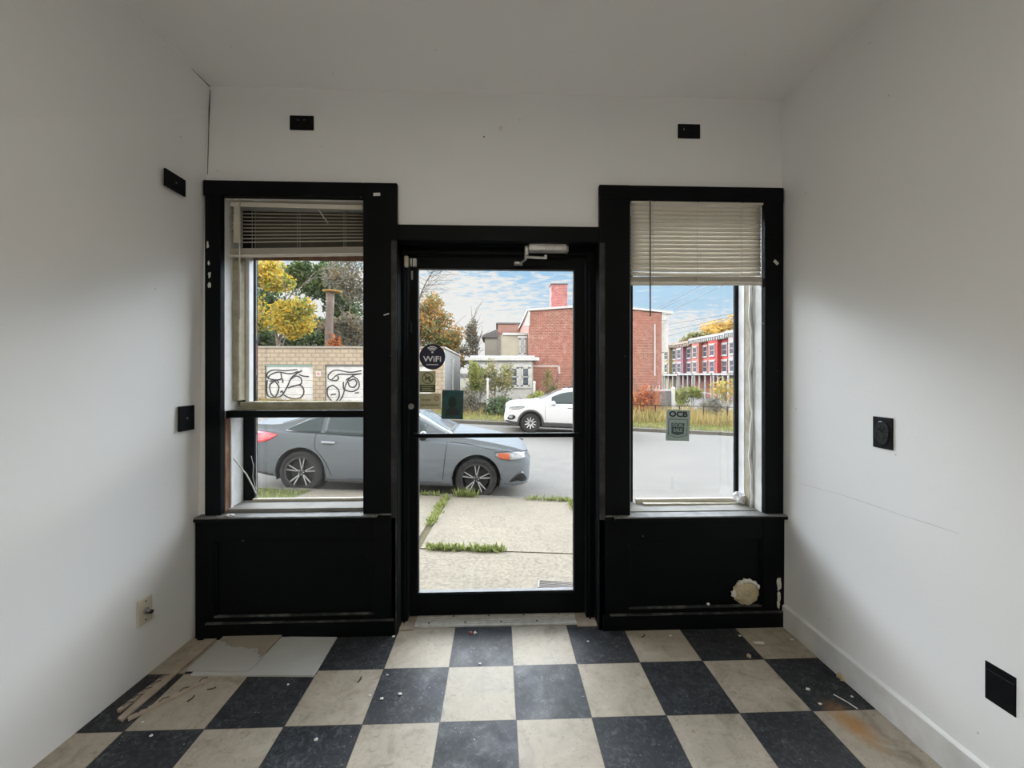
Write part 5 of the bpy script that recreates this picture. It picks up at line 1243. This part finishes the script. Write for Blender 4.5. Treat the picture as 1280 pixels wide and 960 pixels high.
K.side(rws(1.72, 2.50), 'side_window', M['carglass']); K.side(rws(2.58, 3.30), 'side_window', M['carglass']); K.side([(3.36, gb(3.36), gt_(3.36)), (3.6, gb(3.6), gb(3.6) + .19), (3.90, gb(3.9), gb(3.9) + .008)], 'quarter_window', M['carglass'])
K.side([(1.66, gb(1.66) - .012, gb(1.66)), (2.5, gb(2.5) - .012, gb(2.5)), (3.3, gb(3.3) - .012, gb(3.3)), (3.9, gb(3.9) - .012, gb(3.9))], 'belt_trim', M['gloss'], off=.010)
K.side([(2.50, .93, 1.29), (2.58, .935, 1.30)], 'pillar_trim', M['gloss'], off=.010)
K.top((1.30, 2.12, .93), 'windscreen', M['screen']); K.top((3.25, 4.02, .90), 'rear_window', M['carglass'])
K.side([(.10, .68, .765), (.22, .645, .775), (.40, .645, .785), (.50, .665, .775), (.58, .71, .755)], 'headlight', M['lamp'], off=.010, ns=16)
K.side([(.36, .655, .755), (.48, .665, .76), (.55, .71, .745)], 'turn_signal', M['amber'], off=.017)
K.side([(.06, .765, .785), (.3, .775, .795), (.6, .76, .775)], 'headlight_brow', M['gloss'], off=.013)
K.side([(.05, .30, .34), (.14, .30, .47), (.20, .32, .45), (.34, .30, .31)], 'bumper_vent', M['gloss'], off=.008)
K.side([(.03, .255, .285), (.20, .26, .295), (.42, .275, .285)], 'bumper_lip', PAINT, off=.018)
K.side([(4.00, .895, .905), (4.12, .81, .925), (4.28, .765, .935), (4.42, .755, .93), (4.5, .765, .91)], 'tail_light', M['redlens'], off=.008, ns=14)
K.side([(1.28, .20, .245), (3.2, .20, .245)], 'sill_trim', M['cladding'], off=.010); K.side([(4.05, .25, .29), (4.35, .29, .33), (4.55, .36, .40)], 'bumper_trim', M['cladding'], off=.004)
MB().box(K.X(.04), K.X(-.008), -.42, .42, .44, .66).build('grille', M['gloss'], K.t, bevel=.02, world=False)
MB().box(K.X(.10), K.X(.01), -.50, .50, .25, .38).build('lower_grille', M['gloss'], K.t, bevel=.02, world=False)
K.seam([(1.36, .90), (1.38, .60), (1.40, .26)]); K.seam([(2.52, .96), (2.54, .6), (2.52, .26)]); K.seam([(3.42, .99), (3.40, .72), (3.22, .52), (3.12, .28)]); K.seam([(1.40, .26), (3.1, .26)]); K.seam([(.60, .80), (1.0, .87), (1.36, .905)])
K.handle(2.30, .80, WPH); K.handle(3.20, .82, WPH); K.mirrors(1.72, 1.0, M['gloss'])
MB().ball((K.X(3.45), 0, 1.345), (.09, .02, .05), 12, 8).build('roof_antenna', PAINT, K.t, smooth=True, world=False)
K.arc(K.fo, .383, .40, 'arch_lip', PAINT, 0, PI, .004); K.arc(K.fo + K.wb, .383, .40, 'arch_lip', PAINT, 0, PI, .004)
K.wheels(5, M['rimdark'], M['rimlight'], .244)
pf = at(594, 601, 6.46); K.t.location = (pf.x - K.wb / 2, 6.45 + .90, -.6275 + SL * (pf.x - K.wb / 2)); K.t.rotation_euler = (0, math.atan(.05), 0)

suv = dict(fo=.90, wb=2.67, r=.355, ra=.405, tum=.40,
    zt=[(0, .80), (.04, .93), (.14, 1.0), (.35, 1.05), (.8, 1.11), (1.15, 1.16), (1.32, 1.21), (1.7, 1.41), (2.05, 1.57), (2.4, 1.635), (2.9, 1.65), (3.5, 1.62), (3.95, 1.56), (4.15, 1.45), (4.3, 1.22), (4.4, 1.05), (4.44, .8)],
    zs=[(0, .74), (.14, .90), (.5, .98), (1.2, 1.03), (2.2, 1.06), (3.6, 1.11), (4.1, 1.12), (4.3, 1.05), (4.44, .74)],
    w=[(0, .58), (.04, .68), (.12, .76), (.3, .84), (.6, .89), (1.0, .915), (3.6, .915), (4.1, .88), (4.3, .80), (4.44, .66)],
    zb=[(0, .36), (.15, .28), (.5, .24), (3.8, .25), (4.3, .36), (4.44, .46)])
WP = car_paint('silver_white_paint', (.36, .362, .368), 0, .5)
U = Car('white_crossover', 'silvery white crossover car parked on the far side of the street', suv); K2 = U
U.body(WP)
ub_ = lambda q: U.zs(q) + .03
ur = lambda a, b, n=8, f=.80: [(a + (b - a) * k / n, ub_(a + (b - a) * k / n), max(ub_(a + (b - a) * k / n) + .004, U.zs(a + (b - a) * k / n) + f * (U.zt(a + (b - a) * k / n) - U.zs(a + (b - a) * k / n)))) for k in range(n + 1)]
U.side(ur(1.62, 2.45), 'side_window', M['carglass']); U.side(ur(2.53, 3.3), 'side_window', M['carglass']); U.side(ur(3.36, 3.95), 'quarter_window', M['carglass'])
U.top((1.25, 2.10, .93), 'windscreen', M['screen']); U.top((4.0, 4.26, .85), 'rear_window', M['carglass'])
U.side([(.10, .82, .87), (.22, .80, .89), (.45, .82, .93), (.66, .89, .95)], 'headlight', M['lamp'], off=.010); U.side([(.12, .86, .88), (.40, .885, .915), (.62, .93, .945)], 'headlight_brow', M['gloss'], off=.014)
U.side([(.08, .46, .50), (.14, .43, .60), (.28, .45, .62), (.36, .50, .58)], 'fog_lamp_bezel', M['gloss'], off=.010); U.side([(.13, .48, .56), (.26, .49, .58)], 'fog_lamp', M['lamp'], off=.018)
U.side([(.02, .37, .42), (.2, .29, .40), (.46, .27, .38)], 'bumper_cladding', M['cladding'], off=.012); U.side([(1.34, .26, .40), (3.12, .27, .41)], 'sill_cladding', M['cladding'], off=.012); U.side([(4.02, .34, .5), (4.35, .42, .52)], 'bumper_cladding', M['cladding'], off=.012)
U.side([(1.36, .405, .425), (3.1, .415, .435)], 'sill_strip', M['rimlight'], off=.016)
U.arc(U.fo, .40, .47, 'arch_cladding', M['cladding']); U.arc(U.fo + U.wb, .40, .47, 'arch_cladding', M['cladding'])
U.side([(3.98, 1.0, 1.06), (4.2, .93, 1.08), (4.36, .9, 1.0)], 'tail_light', M['redlens'], off=.01)
U.seam([(1.40, 1.04), (1.40, .7), (1.42, .42)]); U.seam([(2.48, 1.08), (2.5, .6), (2.48, .42)]); U.seam([(3.4, 1.1), (3.36, .8), (3.14, .5)])
U.side([(1.42, .865, .885), (2.5, .885, .905), (3.8, .91, .93)], 'door_crease', mat('door_crease_paint', (.5, .51, .53), .35), off=.002)  # strip along the doors in a paler tone than the body
U.handle(2.28, .96, WP); U.handle(3.15, .985, WP); U.mirrors(1.66, 1.10, WP, (.08, .12, .085))
MB().box(U.X(.05), U.X(-.01), -.45, .45, .62, .86).build('grille', M['gloss'], U.t, bevel=.02, world=False)
for sy in (-1, 1): MB().tube([(U.X(2.2), sy * .56, 1.63), (U.X(2.35), sy * .56, 1.68), (U.X(3.6), sy * .56, 1.66), (U.X(3.75), sy * .56, 1.60)], .018, 6).build('roof_rail', M['cladding'], U.t, world=False)
U.wheels(10, M['rimdark'], M['rimlight'], .225, False)
pf = at(662.5, 533, 14.3); U.t.location = (pf.x + U.wb / 2, 14.3 + .915, -.6275 + SL * (pf.x + U.wb / 2)); U.t.rotation_euler = (0, -math.atan(.05), PI)
# ================================================================== LIGHT, SKY, CAMERA
def fill_fixture(x, y, e):  # glowing panel added out of view to brighten the room
    t = thing('fill_light', 'added square fill light, unseen on the ceiling behind the viewer', 'fill light', (x, y, CH), 'added fill lights behind the viewer')
    m = MB()
    for b in ((x - .32, x + .32, y - .32, y - .29), (x - .32, x + .32, y + .29, y + .32), (x - .32, x - .29, y - .29, y + .29), (x + .29, x + .32, y - .29, y + .29)): m.box(b[0], b[1], b[2], b[3], CH - .05, CH)
    m.build('fill_frame', M['white_paint'], t)
    em = bpy.data.materials.new('fill_diffuser_glow'); em.use_nodes = True; nt = em.node_tree; nt.nodes.clear()
    e_ = nd(nt, 'ShaderNodeEmission'); e_.inputs[0].default_value = FILL_COL; e_.inputs[1].default_value = e
    lk(nt, e_.outputs[0], nd(nt, 'ShaderNodeOutputMaterial').inputs[0])
    MB().box(x - .29, x + .29, y - .29, y + .29, CH - .04, CH - .03).build('fill_diffuser', em, t)
FILL_COL = (1, .93, .80, 1)
FILL, SKY_LOW, SKY_HIGH, SUN = 23.0, 0.95, 24.5, 1.5
fill_fixture(0, -.36, FILL)
W = bpy.data.worlds.new('sky'); sc.world = W; W.use_nodes = True; nt = W.node_tree; nt.nodes.clear()
tc = nd(nt, 'ShaderNodeTexCoord'); s = nd(nt, 'ShaderNodeSeparateXYZ'); lk(nt, tc.outputs['Generated'], s.inputs[0])
zc = math_n(nt, 'MAXIMUM', s.outputs[2], .03)
cb = nd(nt, 'ShaderNodeCombineXYZ'); zz = math_n(nt, 'ADD', zc, .12); lk(nt, math_n(nt, 'DIVIDE', s.outputs[0], zz), cb.inputs[0]); lk(nt, math_n(nt, 'DIVIDE', s.outputs[1], zz), cb.inputs[1])
mp = nd(nt, 'ShaderNodeMapping'); mp.inputs['Rotation'].default_value = (0, 0, .35); mp.inputs['Scale'].default_value = (1, 1.7, 1); lk(nt, cb.outputs[0], mp.inputs[0])
n1 = noise(nt, mp.outputs[0], 9.5, 8, .66, .3); n2 = noise(nt, mp.outputs[0], .55, 3)
cl = math_n(nt, 'ADD', n1, math_n(nt, 'MULTIPLY', math_n(nt, 'SUBTRACT', n2, .5), .9))
# blue opens up towards the right and higher up
cl = math_n(nt, 'SUBTRACT', cl, math_n(nt, 'MULTIPLY', math_n(nt, 'SUBTRACT', s.outputs[2], .15), 1.7))
cl = math_n(nt, 'SUBTRACT', cl, math_n(nt, 'MULTIPLY', math_n(nt, 'SUBTRACT', s.outputs[0], .05), .35))
cf = ramp(nt, cl, [(.34, 0.), (.52, 1.)])
blue = ramp(nt, zc, [(0., (.78, .92, 1.0)), (.3, (.34, .66, .96)), (1., (.25, .5, .88))])
col = mix_c(nt, cf, blue, (1.0, .985, .96))
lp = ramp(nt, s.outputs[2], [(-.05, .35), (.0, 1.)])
# added out-of-view glow lights the room: middle band, both street sides; calmer zenith
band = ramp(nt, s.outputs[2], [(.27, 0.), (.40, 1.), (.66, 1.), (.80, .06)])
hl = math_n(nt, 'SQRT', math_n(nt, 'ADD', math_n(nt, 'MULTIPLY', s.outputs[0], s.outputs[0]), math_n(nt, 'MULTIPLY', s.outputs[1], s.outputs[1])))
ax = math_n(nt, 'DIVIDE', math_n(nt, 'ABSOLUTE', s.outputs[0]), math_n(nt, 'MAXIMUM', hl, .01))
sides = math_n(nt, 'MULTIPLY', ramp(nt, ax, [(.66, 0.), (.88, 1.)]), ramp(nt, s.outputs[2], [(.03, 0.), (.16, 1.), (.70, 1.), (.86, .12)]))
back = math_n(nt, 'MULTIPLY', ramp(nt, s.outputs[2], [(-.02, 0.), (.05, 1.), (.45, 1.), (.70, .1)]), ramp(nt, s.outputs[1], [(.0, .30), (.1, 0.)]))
glow = math_n(nt, 'MAXIMUM', back, math_n(nt, 'MULTIPLY', math_n(nt, 'MAXIMUM', band, sides), ramp(nt, s.outputs[1], [(.0, .0), (.2, 1.)])))      # the added glow is strongest before the shop front
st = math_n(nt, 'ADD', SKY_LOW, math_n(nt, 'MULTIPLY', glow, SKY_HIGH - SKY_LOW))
col = mix_c(nt, math_n(nt, 'MAXIMUM', glow, ramp(nt, s.outputs[1], [(0., 1.), (.15, 0.)])), col, mix_c(nt, ramp(nt, s.outputs[1], [(.0, 0.), (.2, 1.)]), (1.0, .98, .955), (.925, .965, 1.02)))
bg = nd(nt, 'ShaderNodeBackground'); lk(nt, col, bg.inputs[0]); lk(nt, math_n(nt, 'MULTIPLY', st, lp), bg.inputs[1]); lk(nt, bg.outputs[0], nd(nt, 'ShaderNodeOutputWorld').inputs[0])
L = bpy.data.lights.new('sun', 'SUN'); L.energy = SUN; L.angle = .35; L.color = (1, .95, .86); so = bpy.data.objects.new('sun', L); COL.objects.link(so)
az, el = math.radians(186), math.radians(52)      # from the left along the street, a little behind the shop front
dv = Vector((math.cos(az) * math.cos(el), math.sin(az) * math.cos(el), math.sin(el))); so.rotation_euler = dv.to_track_quat('Z', 'Y').to_euler(); so.location = (0, 0, 30)
cam = bpy.data.cameras.new('camera'); co = bpy.data.objects.new('camera', cam); COL.objects.link(co)
co.location = (0, 0, EYE); co.rotation_euler = (PI / 2, 0, -TH); cam.sensor_fit = 'HORIZONTAL'; cam.sensor_width = 36; cam.lens = 36 * F_PX / 1280; cam.shift_y = -(480 - HZ) / 1280
cam.clip_start = .02; cam.clip_end = 500; sc.camera = co
vs = sc.view_settings; vs.view_transform = 'Standard'; vs.look = 'None'; vs.gamma = 1; vs.use_curve_mapping = False; vs.exposure = 0
cy = sc.cycles; cy.use_denoising = True; cy.max_bounces = 10; cy.diffuse_bounces = 7; cy.glossy_bounces = 4; cy.transparent_max_bounces = 12; cy.transmission_bounces = 6
cy.caustics_reflective = False; cy.caustics_refractive = False; cy.sample_clamp_indirect = 8
